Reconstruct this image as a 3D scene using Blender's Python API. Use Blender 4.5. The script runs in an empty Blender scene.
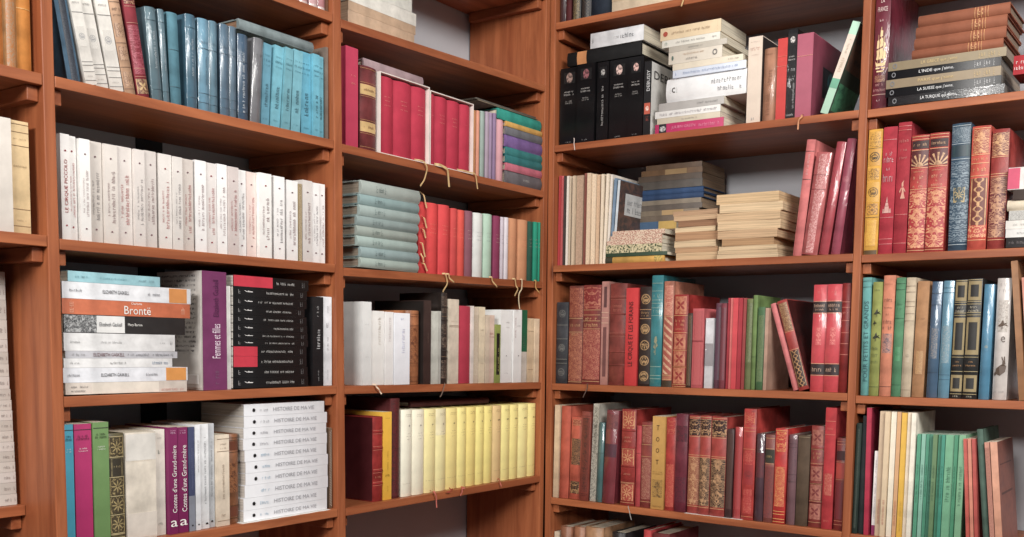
import bpy, bmesh, math, random
from mathutils import Matrix, Vector
random.seed(7)
SC = bpy.context.scene
COL = SC.collection
# ------------------------------------------------------------------ camera (photo frame 1024 x 537)
F, PY, YAW, PITCH, ROLL = 1042.217, 446.662, -0.615613, -0.09513, 0.015224
CAM = Vector((1.398861, -2.112851, 1.304719))
_f = Vector((math.cos(PITCH)*math.sin(YAW), math.cos(PITCH)*math.cos(YAW), math.sin(PITCH)))
_r0 = Vector((math.cos(YAW), -math.sin(YAW), 0)); _u0 = _r0.cross(_f)
CR = _r0*math.cos(ROLL)+_u0*math.sin(ROLL); CU = -_r0*math.sin(ROLL)+_u0*math.cos(ROLL); CF = _f
def ray(x, y): return CF+CR*((x-512)/F)-CU*((y-PY)/F)
# wings: local (s along the shelves, d into the case, z up).  L: world = (-d, s, z)   R: world = (s, d, z)
WROT = {'L': Matrix.Rotation(math.pi/2, 4, 'Z'), 'R': Matrix.Identity(4)}
def sz(w, x, y, d=0.0):
    """where the sight line of a photo point meets the plane at depth d of a wing: (s, z)"""
    r = ray(x, y)
    if w == 'L':
        t = (-d-CAM.x)/r.x; p = CAM+r*t; return p.y, p.z
    t = (d-CAM.y)/r.y; p = CAM+r*t; return p.x, p.z
def px_of_s(w, s, d, z):
    p = (WROT[w] @ Vector((s, d, z, 1))).to_3d()-CAM
    k = p.dot(CF); return 512+F*p.dot(CR)/k, PY-F*p.dot(CU)/k

# ------------------------------------------------------------------ materials
SATK = .9
def lin(c):
    def g(v):
        v /= 255.0
        return v/12.92 if v <= .04045 else ((v+.055)/1.055)**2.4
    r = [g(x) for x in c[:3]]; m = .3*r[0]+.55*r[1]+.15*r[2]
    return tuple(m+(x-m)*SATK for x in r)+(1,)
class NT:
    def __init__(s, name):
        s.m = bpy.data.materials.new(name); s.m.use_nodes = True
        s.t = s.m.node_tree; s.n = s.t.nodes; s.l = s.t.links
        s.b = s.n['Principled BSDF']
    def node(s, typ, **kw):
        x = s.n.new(typ)
        for k, v in kw.items(): setattr(x, k, v)
        return x
    def put(s, sock, v):
        if isinstance(v, bpy.types.NodeSocket): s.l.new(v, sock)
        else: sock.default_value = v
    def m1(s, op, a, b=0.0, c=0.0):
        x = s.node('ShaderNodeMath', operation=op); s.put(x.inputs[0], a); s.put(x.inputs[1], b); s.put(x.inputs[2], c); return x.outputs[0]
    def mix(s, f, a, b, mode='MIX'):
        x = s.node('ShaderNodeMix', data_type='RGBA', blend_type=mode); s.put(x.inputs[0], f); s.put(x.inputs[6], a); s.put(x.inputs[7], b); return x.outputs[2]
    def noise(s, vec, scale, detail=3, rough=.55, dist=0):
        x = s.node('ShaderNodeTexNoise'); s.put(x.inputs['Vector'], vec); x.inputs['Scale'].default_value = scale
        x.inputs['Detail'].default_value = detail; x.inputs['Roughness'].default_value = rough; x.inputs['Distortion'].default_value = dist
        return x.outputs[0]
    def coord(s, kind='Object'): return s.node('ShaderNodeTexCoord').outputs[kind]
    def mapping(s, vec, scale=(1,1,1), loc=(0,0,0)):
        x = s.node('ShaderNodeMapping'); s.put(x.inputs[0], vec); x.inputs['Scale'].default_value = scale; x.inputs['Location'].default_value = loc; return x.outputs[0]
    def ramp(s, f, lo, hi):
        x = s.node('ShaderNodeMapRange'); s.put(x.inputs[0], f); x.inputs[1].default_value = lo; x.inputs[2].default_value = hi; return x.outputs[0]
    def bump(s, h, strength, dist=.001):
        x = s.node('ShaderNodeBump'); s.put(x.inputs['Height'], h); x.inputs['Strength'].default_value = strength; x.inputs['Distance'].default_value = dist; return x.outputs[0]
_mc = {}
GILT = .72
GK = ('scroll', 'fine', 'rosette', 'xflower', 'medal', 'lattice', 'chain', 'vase', 'rays', 'twist')
FIN = dict(p=(.5, .4), h=(.72, .25), l=(.42, .4), t=(.6, .35), g=(.35, .5), m=(.8, .2), k=(.3, .3))   # roughness, specular
def mat_cover(col, fin='p', wear=.16):
    k = ('c', tuple(col), fin, wear)
    if k in _mc: return _mc[k]
    t = NT('cover_'+fin); c = lin(col); v = t.coord()
    n = t.noise(v, 28, 4); n2 = t.noise(t.mapping(v, (260, 260, 30)), 1, 2)
    dark = tuple(x*(1-wear*2.2) for x in c[:3])+(1,); lite = tuple(min(1, x*(1+wear)+wear*.03) for x in c[:3])+(1,)
    colr = t.mix(t.ramp(n, .3, .72), dark, lite)
    t.put(t.b.inputs['Base Color'], t.mix(t.m1('MULTIPLY', n2, wear), colr, lite))
    r, sp = FIN[fin]
    t.b.inputs['Roughness'].default_value = r; t.b.inputs['Specular IOR Level'].default_value = sp
    if fin == 'h': t.put(t.b.inputs['Normal'], t.bump(t.noise(v, 900, 2), .25, .0006))
    if fin == 'l': t.put(t.b.inputs['Normal'], t.bump(t.noise(v, 420, 3), .35, .0008))
    if fin == 'g':   # clear plastic film over the cover
        t.b.inputs['Coat Weight'].default_value = .9; t.b.inputs['Coat Roughness'].default_value = .07
        wr = t.noise(t.mapping(v, (60, 60, 22)), 1, 4, .62, .6)
        t.put(t.b.inputs['Coat Normal'], t.bump(wr, .55, .006))
    _mc[k] = t.m; return t.m
def mat_pages(col):
    k = ('pg', tuple(col))
    if k in _mc: return _mc[k]
    t = NT('pages'); c = lin(col); v = t.coord()
    n = t.noise(t.mapping(v, (1500, 14, 14)), 1, 2)
    n2 = t.noise(t.mapping(v, (420, 6, 6)), 1, 2)
    d = tuple(x*.62 for x in c[:3])+(1,)
    t.put(t.b.inputs['Base Color'], t.mix(t.ramp(t.m1('ADD', n, n2), .75, 1.15), d, c))
    t.b.inputs['Roughness'].default_value = .85
    t.put(t.b.inputs['Normal'], t.bump(n, .4, .0006))
    _mc[k] = t.m; return t.m
def mat_plain(col, rough=.6, metal=0.0, name='ink'):
    k = ('pl', tuple(col), rough, metal)
    if k in _mc: return _mc[k]
    t = NT(name); v = t.coord(); c = lin(col)
    t.put(t.b.inputs['Base Color'], t.mix(t.ramp(t.noise(v, 60, 2), .3, .7), tuple(x*.82 for x in c[:3])+(1,), c))
    t.b.inputs['Roughness'].default_value = rough; t.b.inputs['Metallic'].default_value = metal
    _mc[k] = t.m; return t.m
def mat_orn(kind, base, gold, sd=0):
    """printed or gilt ornament, laid out on the panel's own UV map (u -1..1 across, v the same unit)"""
    k = ('o', kind, tuple(base), tuple(gold), sd)
    if k in _mc: return _mc[k]
    t = NT('ornament_'+kind); uv = t.node('ShaderNodeUVMap').outputs[0]
    sp = t.node('ShaderNodeSeparateXYZ'); t.put(sp.inputs[0], uv); u, v = sp.outputs[0], sp.outputs[1]
    au = t.m1('ABSOLUTE', u)
    cb = t.node('ShaderNodeCombineXYZ'); t.put(cb.inputs[0], au); t.put(cb.inputs[1], v); cb.inputs[2].default_value = sd*1.7
    q = cb.outputs[0]
    r = t.m1('SQRT', t.m1('ADD', t.m1('MULTIPLY', u, u), t.m1('MULTIPLY', v, v)))
    th = t.m1('ARCTAN2', v, u)
    def gt(a, b): return t.m1('GREATER_THAN', a, b)
    def lt(a, b): return t.m1('LESS_THAN', a, b)
    def AND(a, b): return t.m1('MULTIPLY', a, b)
    def OR(a, b): return t.m1('MAXIMUM', a, b)
    nz = t.noise(q, 3.2, 3)
    if kind == 'scroll':
        w = t.node('ShaderNodeTexWave', wave_type='RINGS'); t.put(w.inputs[0], q); w.inputs['Scale'].default_value = 1.5; w.inputs['Distortion'].default_value = 9; w.inputs['Detail'].default_value = 1.5; w.inputs['Detail Scale'].default_value = 1.6
        f = gt(w.outputs['Fac'], .56)
    elif kind == 'fine':
        w = t.node('ShaderNodeTexWave', wave_type='RINGS'); t.put(w.inputs[0], q); w.inputs['Scale'].default_value = 2.2; w.inputs['Distortion'].default_value = 14; w.inputs['Detail'].default_value = 2; w.inputs['Detail Scale'].default_value = 2.4
        f = gt(w.outputs['Fac'], .55)
    elif kind == 'rosette':
        petal = lt(r, t.m1('ADD', .46, t.m1('MULTIPLY', .34, t.m1('COSINE', t.m1('MULTIPLY', th, 8)))))
        f = OR(AND(petal, gt(r, .12)), AND(gt(nz, .55), gt(r, .8)))
        f = OR(f, gt(au, .88))
    elif kind == 'xflower':
        f = lt(r, t.m1('ADD', .42, t.m1('MULTIPLY', .4, t.m1('COSINE', t.m1('MULTIPLY', t.m1('ADD', th, .785), 4)))))
        f = t.m1('SUBTRACT', 1.0, OR(f, gt(au, .93)))
    elif kind == 'medal':
        f = OR(AND(lt(r, .82), gt(r, .66)), AND(lt(r, .58), gt(nz, .47)))
    elif kind == 'lattice':
        a = t.m1('ABSOLUTE', t.m1('SINE', t.m1('MULTIPLY', t.m1('ADD', u, v), 4.2)))
        b = t.m1('ABSOLUTE', t.m1('SINE', t.m1('MULTIPLY', t.m1('SUBTRACT', u, v), 4.2)))
        f = OR(lt(a, .3), lt(b, .3))
    elif kind == 'chain':
        a = t.m1('SINE', t.m1('MULTIPLY', v, 5.2)); wv = t.m1('ADD', .32, t.m1('MULTIPLY', .28, a))
        f = OR(AND(lt(au, wv), gt(au, t.m1('SUBTRACT', wv, .24))), OR(AND(gt(au, .8), lt(au, .92)), lt(t.m1('ADD', au, t.m1('MULTIPLY', .12, a)), .06)))
    elif kind == 'vase':
        wv = t.m1('ADD', .36, t.m1('ADD', t.m1('MULTIPLY', .22, t.m1('SINE', t.m1('MULTIPLY', v, 3.1))), t.m1('MULTIPLY', .14, t.m1('SINE', t.m1('MULTIPLY', v, 7.3)))))
        body = AND(lt(au, wv), gt(t.m1('ADD', nz, t.m1('MULTIPLY', au, .2)), .45))
        w = t.node('ShaderNodeTexWave', wave_type='RINGS'); t.put(w.inputs[0], q); w.inputs['Scale'].default_value = 1.7; w.inputs['Distortion'].default_value = 10; w.inputs['Detail'].default_value = 1
        f = OR(body, AND(gt(w.outputs['Fac'], .66), gt(au, wv)))
    elif kind == 'rays':
        f = OR(gt(t.m1('COSINE', t.m1('MULTIPLY', t.m1('ARCTAN2', u, t.m1('ADD', v, 1.1)), 16)), .25), lt(t.m1('SQRT', t.m1('ADD', t.m1('MULTIPLY', u, u), t.m1('POWER', t.m1('ADD', v, .9), 2.0))), .45))
        f = AND(f, lt(t.m1('SQRT', t.m1('ADD', t.m1('MULTIPLY', u, u), t.m1('POWER', t.m1('ADD', v, 1.0), 2.0))), 1.5))
    elif kind == 'frame':
        f = AND(gt(au, .62), lt(au, .82))
    elif kind == 'marble':
        f = t.ramp(t.noise(uv, 2.6, 5, .6, 1.5), .42, .6)
    elif kind == 'floral':
        vo = t.node('ShaderNodeTexVoronoi'); t.put(vo.inputs['Vector'], uv); vo.inputs['Scale'].default_value = 1.8
        f = t.ramp(vo.outputs['Distance'], .28, .5)
    elif kind == 'dots':
        vo = t.node('ShaderNodeTexVoronoi'); t.put(vo.inputs['Vector'], q); vo.inputs['Scale'].default_value = 2.5; vo.inputs['Randomness'].default_value = .25
        f = lt(vo.outputs['Distance'], .28)
    elif kind == 'twist':
        f = gt(t.m1('SINE', t.m1('ADD', t.m1('MULTIPLY', v, 3.6), t.m1('MULTIPLY', u, 3.0))), .35)
    elif kind == 'face':     # an oval portrait: pale head on dark
        e = t.m1('ADD', t.m1('POWER', t.m1('DIVIDE', u, .55), 2.0), t.m1('POWER', t.m1('DIVIDE', v, .75), 2.0))
        f = t.m1('MULTIPLY', lt(e, 1.0), t.ramp(t.noise(uv, 2.2, 3), .3, .55))
    elif kind == 'print':    # a page of tiny print
        w = t.m1('SINE', t.m1('MULTIPLY', v, 42.0))
        f = AND(AND(gt(w, .1), gt(t.noise(t.mapping(uv, (14, 9, 1)), 1, 1), .47)), lt(au, .86))
    elif kind == 'bands':    # pale band top and bottom, as a two tone cover
        f = gt(t.m1('ABSOLUTE', v), .5)
    else:
        f = t.ramp(nz, .4, .6)
    c0, c1 = lin(base), lin(gold)
    wear = t.noise(uv, 1.7, 4)
    f2 = t.m1('MULTIPLY', f, t.m1('MULTIPLY', t.ramp(wear, .25, .55), (GILT if sum(gold) > sum(base) else .95) if kind in GK else 1.0))
    shade = t.mix(t.ramp(t.noise(uv, 5, 3), .3, .7), tuple(x*.75 for x in c0[:3])+(1,), c0)
    t.put(t.b.inputs['Base Color'], t.mix(f2, shade, c1))
    t.b.inputs['Roughness'].default_value = .45
    _mc[k] = t.m; return t.m
def mat_wood(axis, tone=(168, 93, 51), sd=0):
    k = ('w', axis, tone, sd)
    if k in _mc: return _mc[k]
    t = NT('stained_pine'); v = t.coord()
    info = t.node('ShaderNodeObjectInfo').outputs['Random']
    off = t.node('ShaderNodeVectorMath', operation='ADD'); t.put(off.inputs[0], v)
    cb = t.node('ShaderNodeCombineXYZ'); s7 = t.m1('MULTIPLY', info, 9.0)
    for i in range(3): t.put(cb.inputs[i], s7)
    t.put(off.inputs[1], cb.outputs[0])
    sc = {'x': (2.0, 22, 22), 'y': (22, 2.6, 22), 'z': (22, 22, 2.0)}[axis]
    p = t.mapping(off.outputs[0], sc)
    g1 = t.noise(p, 1, 5, .6, 1.2); g2 = t.noise(t.mapping(off.outputs[0], tuple(x*4 for x in sc)), 1, 3, .6, .4)
    w = t.node('ShaderNodeTexWave', wave_type='RINGS', rings_direction={'x': 'X', 'y': 'Y', 'z': 'Z'}[axis])
    t.put(w.inputs[0], t.mapping(off.outputs[0], tuple(x*.18 for x in sc))); w.inputs['Scale'].default_value = 2.6; w.inputs['Distortion'].default_value = 3.5; w.inputs['Detail'].default_value = 2
    kn = t.node('ShaderNodeTexVoronoi'); t.put(kn.inputs['Vector'], t.mapping(off.outputs[0], tuple(3.2 if x < 5 else 9 for x in sc))); kn.inputs['Scale'].default_value = 1.0
    c = lin(tone); d = (c[0]*.34, c[1]*.25, c[2]*.22, 1); l = (min(1, c[0]*1.22), c[1]*1.3, c[2]*1.3, 1)
    col = t.mix(t.ramp(g1, .3, .75), (c[0]*.62, c[1]*.53, c[2]*.5, 1), l)
    col = t.mix(t.m1('MULTIPLY', t.ramp(w.outputs['Fac'], .5, 1), .16), col, d)
    col = t.mix(t.m1('MULTIPLY', t.ramp(g2, .5, .75), .35), col, d)
    col = t.mix(t.m1('MULTIPLY', t.ramp(kn.outputs['Distance'], .09, .03), .75), col, (d[0]*.6, d[1]*.5, d[2]*.5, 1))
    t.put(t.b.inputs['Base Color'], col)
    t.b.inputs['Roughness'].default_value = .42; t.b.inputs['Specular IOR Level'].default_value = .35
    t.put(t.b.inputs['Normal'], t.bump(g2, .15, .0006))
    _mc[k] = t.m; return t.m

# ------------------------------------------------------------------ mesh helpers
def link(name, me, mat, parent=None):
    if mat is not None: me.materials.append(mat)
    o = bpy.data.objects.new(name, me); COL.objects.link(o)
    if parent is not None: o.parent = parent
    return o
def mesh(name, vs, fs, mat, parent=None, uv=None, smooth=None):
    me = bpy.data.meshes.new(name); me.from_pydata(vs, [], fs)
    if uv:
        lay = me.uv_layers.new(name='UVMap')
        for l in me.loops: lay.data[l.index].uv = uv[l.vertex_index]
    me.update()
    if smooth:
        for p in me.polygons: p.use_smooth = True
        me.set_sharp_from_angle(angle=smooth)
    return link(name, me, mat, parent)
def box_bm(bm, x0, x1, y0, y1, z0, z1, bev=0.0):
    vs = [bm.verts.new((x, y, z)) for x in (x0, x1) for y in (y0, y1) for z in (z0, z1)]
    fs = [bm.faces.new([vs[i] for i in f]) for f in ((0,1,3,2),(4,6,7,5),(0,4,5,1),(2,3,7,6),(0,2,6,4),(1,5,7,3))]
    if bev:
        es = list({e for f in fs for e in f.edges})
        bmesh.ops.bevel(bm, geom=es, offset=bev, segments=2, affect='EDGES', profile=.6)
    return bm
def bm_obj(name, bm, mat, parent=None, smooth=None):
    bmesh.ops.recalc_face_normals(bm, faces=bm.faces[:])
    me = bpy.data.meshes.new(name); bm.to_mesh(me); bm.free()
    if smooth:
        for p in me.polygons: p.use_smooth = True
        me.set_sharp_from_angle(angle=smooth)
    return link(name, me, mat, parent)
def empty(name, label, cat, group=None):
    o = bpy.data.objects.new(name, None); COL.objects.link(o); o.empty_display_size = .02
    o['label'] = label; o['category'] = cat
    if group: o['group'] = group
    return o
_txt = {}
SHAPES = dict(
 ship=[[(.1,.16),(.9,.16),(.98,.27),(.78,.22),(.2,.22),(.02,.27)], [(.08,.1),(.92,.1),(.92,.13),(.08,.13)], [(.18,.03),(.82,.03),(.82,.06),(.18,.06)], [(.47,.2),(.52,.2),(.52,1),(.47,1)], [(.24,.2),(.27,.2),(.27,.84),(.24,.84)], [(.75,.2),(.78,.2),(.78,.8),(.75,.8)],
  [(.36,.3),(.66,.32),(.72,.44),(.68,.55),(.36,.52),(.42,.42)], [(.38,.56),(.66,.58),(.7,.68),(.65,.77),(.38,.74),(.43,.66)], [(.4,.79),(.63,.8),(.64,.92),(.42,.93)], [(.08,.3),(.33,.3),(.36,.42),(.32,.52),(.1,.5),(.15,.4)], [(.11,.54),(.33,.55),(.35,.66),(.31,.73),(.14,.71)], [(.7,.3),(.9,.32),(.94,.42),(.88,.5),(.74,.48)], [(.72,.54),(.88,.55),(.9,.64),(.74,.68)], [(.9,.25),(1.0,.42),(.985,.43),(.87,.26)]],
 tower=[[(.2,0),(.8,0),(.74,.4),(.26,.4)], [(.3,.43),(.7,.43),(.64,.62),(.36,.62)], [(.4,.65),(.6,.65),(.5,1)], [(0,0),(.17,0),(.14,.26),(.04,.26)], [(.83,0),(1,0),(.96,.26),(.86,.26)]],
 figure=[[(.2,0),(.9,0),(.7,.3),(.62,.62),(.38,.6),(.42,.35)], [(.36,.64),(.62,.66),(.6,.86),(.44,.92),(.34,.8)], [(.1,.3),(.36,.55),(.3,.62),(0,.4)], [(.5,.9),(.72,1.0),(.6,.86)], [(.62,.5),(.9,.34),(.94,.4),(.66,.6)]],
 bird=[[(0,.35),(.3,.3),(.62,.42),(.9,.7),(.6,.62),(.32,.66),(.12,.5)], [(.3,.6),(.6,.6),(.5,1.0),(.36,.84)], [(.62,.44),(1,.3),(.8,.52)], [(.36,.3),(.4,.3),(.38,0),(.34,0)], [(.46,.34),(.5,.34),(.5,.04),(.46,.04)]],
 hare=[[(.1,.1),(.5,0),(.9,.2),(.98,.5),(.72,.62),(.4,.5),(.14,.36)], [(.66,.55),(.92,.6),(.86,.78),(.66,.76)], [(.68,.74),(.78,.76),(.62,1.0),(.56,.94)], [(.8,.76),(.88,.76),(.84,1.0),(.76,.98)], [(0,.0),(.16,.02),(.14,.2),(.02,.16)]],
 spray=[[(.44,0),(.54,0),(.52,.6),(.46,.6)], [(.1,.4),(.46,.3),(.3,.6)], [(.9,.5),(.54,.36),(.7,.68)], [(.2,.7),(.5,.58),(.8,.75),(.66,1),(.34,.96)], [(.2,.14),(.44,.1),(.3,.28)]])
def text_shape(s):
    """outline of a written line in a 0..1 box; '~n' gives n small letter-like strokes (print too small to read)"""
    if s in _txt: return _txt[s]
    if s.startswith('~'):
        n, sd_ = (int(q) for q in (s[1:]+'/0').split('/')[:2]); rnd = random.Random(n*13+sd_*71); vs = []; fs = []; x = 0.0
        def q(a, b, c, d):
            i = len(vs); vs.extend([(a, c), (b, c), (b, d), (a, d)]); fs.append((i, i+1, i+2, i+3))
        for i in range(n):
            if rnd.random() < .14 and 0 < i < n-1: x += 1.0; continue
            k = rnd.randint(0, 4); h = rnd.choice((.72, .72, 1.0))
            q(x, x+.16, 0, h)
            if k in (0, 2): q(x+.5, x+.66, 0, .72); q(x+.16, x+.5, .6, .72)
            elif k == 1: q(x+.16, x+.6, 0, .12); q(x+.16, x+.6, .4, .5)
            elif k == 3: q(x+.2, x+.6, .58, .72)
            else: x -= .35
            x += 1.0
        vs = [(a/max(x, .01), b) for a, b in vs]
    elif s[0] == '^':
        vs = []; fs = []
        for pl in SHAPES[s[1:]]:
            i = len(vs); vs.extend(pl); fs.append(tuple(range(i, i+len(pl))))
    else:
        cu = bpy.data.curves.new('t', 'FONT'); cu.body = s; cu.resolution_u = 2
        ob = bpy.data.objects.new('t', cu); COL.objects.link(ob)
        dg = bpy.context.evaluated_depsgraph_get(); me = bpy.data.meshes.new_from_object(ob.evaluated_get(dg))
        vs = [(v.co.x, v.co.y) for v in me.vertices]; fs = [tuple(p.vertices) for p in me.polygons]
        bpy.data.objects.remove(ob); bpy.data.curves.remove(cu); bpy.data.meshes.remove(me)
        x0 = min(v[0] for v in vs); x1 = max(v[0] for v in vs); y0 = min(v[1] for v in vs); y1 = max(v[1] for v in vs)
        vs = [((a-x0)/(x1-x0), (b-y0)/max(y1-y0, 1e-6)) for a, b in vs]
    _txt[s] = (vs, fs); return _txt[s]

# ------------------------------------------------------------------ one book, in its own frame: x thickness, y into the shelf (spine at 0), z up
NAMES = dict(p='paperback_book', h='hardback_book', l='leather_bound_book', t='booklet', g='hardback_book', m='hardback_book')
def mini_box(vs, fs, x0, x1, y0, y1, z0, z1):
    i = len(vs)
    vs += [(x, y, z) for x in (x0, x1) for y in (y0, y1) for z in (z0, z1)]
    fs += [tuple(i+k for k in f) for f in ((0,1,3,2),(4,6,7,5),(0,4,5,1),(2,3,7,6),(0,2,6,4),(1,5,7,3))]
def make_book(k, t, h, D, col, label, group, pages=(225, 214, 190), P=(), T=(), L=(), Lc=(205, 165, 95), B=(), S=(), fin=None, bulge=None, name=None, cat=None, wear=.16, sd=0, Pin=.94):
    root = empty(name or NAMES[k], label, cat or ('booklet' if k == 't' else 'book'), group)
    fin = fin or k
    if k == 'l' and col[0] > 120 and col[2] > col[1]*.8: col = (round(col[0]*.95), round(col[1]*1.08), round(min(col[2], col[1]*.95)))
    if wear == .16 and k in 'lh': wear = .3 if k == 'l' else .2
    hard = k in 'hlgm'
    b = min(.0024 if hard else .0005, t*.18)
    if k == 't': b = min(.0003, t*.1)
    ov = .003 if hard else 0.0
    bs = .0025 if hard else .0006
    bl = bulge if bulge is not None else ({'h': .16, 'g': .18, 'l': .26, 'm': .12}.get(k, 0.0)*t if t > .006 else 0.0)
    bl = min(bl, .009)
    n = 10 if bl > 0 else 1
    def ys(x): return -bl*(1-(2*x/t)**2) + bl
    # cover: boards and spine as one folded sheet
    pts = [(-t/2, D)]
    if hard and t > .011:
        pts += [(-t/2, bl+.013), (-t/2+.0011, bl+.009), (-t/2+.0002, bl+.004)]
    for i in range(n+1):
        x = -t/2+t*i/n; pts.append((x, ys(x)))
    if hard and t > .011:
        pts += [(t/2-.0002, bl+.004), (t/2-.0011, bl+.009), (t/2, bl+.013)]
    pts += [(t/2, D), (t/2-b, D), (t/2-b, bl+bs+.0012), (-t/2+b, bl+bs+.0012), (-t/2+b, D)]
    m = len(pts); vs = []; fs = []
    bv = .0007 if hard else .0003
    rings = [(0, .6), (bv, 0), (h-bv, 0), (h, .6)]
    for z, ins in rings:
        for (x, y) in pts:
            vs.append((x*(1-ins*bv/(t/2)), y+(ins*bv if y < bl+.002 else 0), z))
    for r in range(3):
        for i in range(m):
            j = (i+1) % m
            fs.append((r*m+i, r*m+j, (r+1)*m+j, (r+1)*m+i))
    fs.append(tuple(range(m))[::-1]); fs.append(tuple(range(3*m, 4*m)))
    cov = mesh('cover', vs, fs, mat_cover(col, fin, wear), root, smooth=math.radians(38))
    # pages: a block with a slightly hollow fore-edge
    x0, x1 = -t/2+b, t/2-b; y0 = bl+bs+.0012; y1 = D-ov; z0, z1 = ov, h-ov
    vs = []; fs = []; N = 6 if hard and t > .012 else 1
    hol = min(.22*t, .006) if N > 1 else 0
    row = [(x0, y0)]+[(x0+(x1-x0)*i/N, y1-hol*(1-(2*i/N-1)**2)) for i in range(N+1)]+[(x1, y0)]
    vs = [(x, y, z0) for x, y in row]+[(x, y, z1) for x, y in row]; m = len(row)
    fs = [(i, (i+1) % m, m+(i+1) % m, m+i) for i in range(m)]+[tuple(range(m))[::-1], tuple(range(m, 2*m))]
    mesh('page_block', vs, fs, mat_pages(pages), root)
    # panels on the spine
    for pi, p in enumerate(P):
        za, zb, kind, base, gold = (tuple(p)+((0, 0, 0),))[:5]
        ins = p[5] if len(p) > 5 else Pin
        W = t*ins; nn = 8 if bl > 0 else 1; e = .0003+.0001*pi
        vs = []; fs = []; uv = []
        a = (zb-za)*h/W
        for j, z in enumerate((za*h, zb*h)):
            for i in range(nn+1):
                x = -W/2+W*i/nn; vs.append((x, ys(x)-e, z)); uv.append((-1+2*i/nn, -a if j == 0 else a))
        for i in range(nn): fs.append((i, i+1, nn+2+i, nn+1+i))
        o = len(vs)
        for j, z in enumerate((za*h, zb*h)):
            for i in range(nn+1):
                x = -W/2+W*i/nn; vs.append((x, ys(x)+.0003, z)); uv.append((-1+2*i/nn, -a if j == 0 else a))
        for i in range(nn): fs += [(o+i+1, o+i, o+nn+1+i, o+nn+2+i), (i+1, i, o+i, o+i+1), (nn+1+i, nn+2+i, o+nn+2+i, o+nn+1+i)]
        fs += [(0, nn+1, o+nn+1, o), (nn, o+nn, o+2*nn+1, 2*nn+1)]
        mt = mat_cover(base, fin if fin in 'gp' else 'p', .1) if kind == 'plain' else mat_orn(kind, base, gold, sd+pi)
        nm = 'spine_label' if kind == 'plain' else 'spine_ornament'
        mesh(nm, vs, fs, mt, cov, uv=uv, smooth=.6 if bl else None)
    # gilt or dark lines across the spine
    def clusters(vals, gap):
        out = []
        for v in sorted(vals, key=lambda q: q[0]):
            if out and v[0]-out[-1][-1][1] < gap: out[-1].append(v)
            else: out.append([v])
        return out
    for grp_ in clusters([(z*h, z*h) for z in L], .017):
        vs = []; fs = []
        nn = 6 if bl > 0 else 1
        for z in [q[0]/h for q in grp_]:
            zc = z*h; hh = max(.0006, h*.0042)
            i0 = len(vs)
            for zz, e in ((zc-hh/2, -.0001), (zc-hh/2, .0008), (zc+hh/2, .0008), (zc+hh/2, -.0001)):
                for i in range(nn+1):
                    x = (-.48+.96*i/nn)*t; vs.append((x, ys(x)-e, zz))
            for r in range(4):
                for i in range(nn):
                    a = i0+r*(nn+1)+i; c = i0+((r+1) % 4)*(nn+1)+i; fs.append((a, a+1, c+1, c))
        mesh('gilt_stripe', vs, fs, mat_plain(Lc, .4, 0, 'gilt'), cov)
    # raised bands of a leather spine
    for z in B:
        vs = []; fs = []; nn = 8; R = .0016; mm = 5
        for j in range(mm):
            a = math.pi*j/(mm-1); zz = z*h+R*1.3*math.cos(a); e = R*math.sin(a)
            for i in range(nn+1):
                x = -.49*t+.98*t*i/nn; vs.append((x, ys(x)-e+.0001, zz))
        for j in range(mm-1):
            for i in range(nn):
                a = j*(nn+1)+i; fs.append((a, a+1, a+nn+2, a+nn+1))
        mesh('raised_band', vs, fs, mat_cover(col, fin, wear), cov, smooth=1.2)
    # writing on the spine
    by = {}
    for tt in T:
        ori, s, a, bb, c, w, ink = tt
        by.setdefault(tuple(ink), []).append(tt)
    rowsets = []
    for ink, rows in by.items():
        for cl in clusters([((a-bb/2)*h, (a+bb/2)*h, (ori, s, a, bb, c, w, i_)) if ori in ('x', 'sr', 'sl') else (a*h, bb*h, (ori, s, a, bb, c, w, i_)) for ori, s, a, bb, c, w, i_ in rows], .017):
            rowsets.append((ink, [q[2] for q in cl]))
    for ink, rows in rowsets:
        vs = []; fs = []
        for ori, s, a, bb, c, w, _ in rows:
            if s[0] == '~' and len(s) > 1 and int(s[1:]) > 3:
                ln_ = ((bb-a)*h)/(w*t) if ori in 'ud' else (w*t)/(bb*h) if ori == 'x' else w*D/(bb*h)
                s = '~%d/%d' % (max(5, min(44, round(ln_/.6))), int(abs(a*97+bb*31+t*9000)) % 9)
            tv, tf = text_shape(s); i0 = len(vs)
            for px, py in tv:
                if ori == 'u': x = c*t-(py-.5)*w*t; z = h*(a+(bb-a)*px); y = ys(max(-t/2, min(t/2, x)))-.0011
                elif ori == 'd': x = c*t+(py-.5)*w*t; z = h*(bb-(bb-a)*px); y = ys(max(-t/2, min(t/2, x)))-.0011
                elif ori == 'x': x = c*t+(px-.5)*w*t; z = h*(a+bb*(py-.5)); y = ys(max(-t/2, min(t/2, x)))-.0011
                elif ori == 'sr': x = t/2+.0012; y = D*(c+w*px); z = h*(a+bb*(py-.5))
                else: x = -t/2-.0012; y = D*(c-w*px+w); z = h*(a+bb*(py-.5))
                vs.append((x, y, z))
            fs += [tuple(i0+i for i in f) for f in tf]
        if all(q[1][0] == '~' for q in rows): kb_ = .9 if sum(ink) > sum(col)+60 else .66; ink = tuple(round(i_*kb_+c_*(1-kb_)) for i_, c_ in zip(ink, col))
        mesh('emblem' if rows[0][1][0] == '^' else 'title_lettering', vs, fs, mat_plain(ink, .5), cov)
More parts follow.
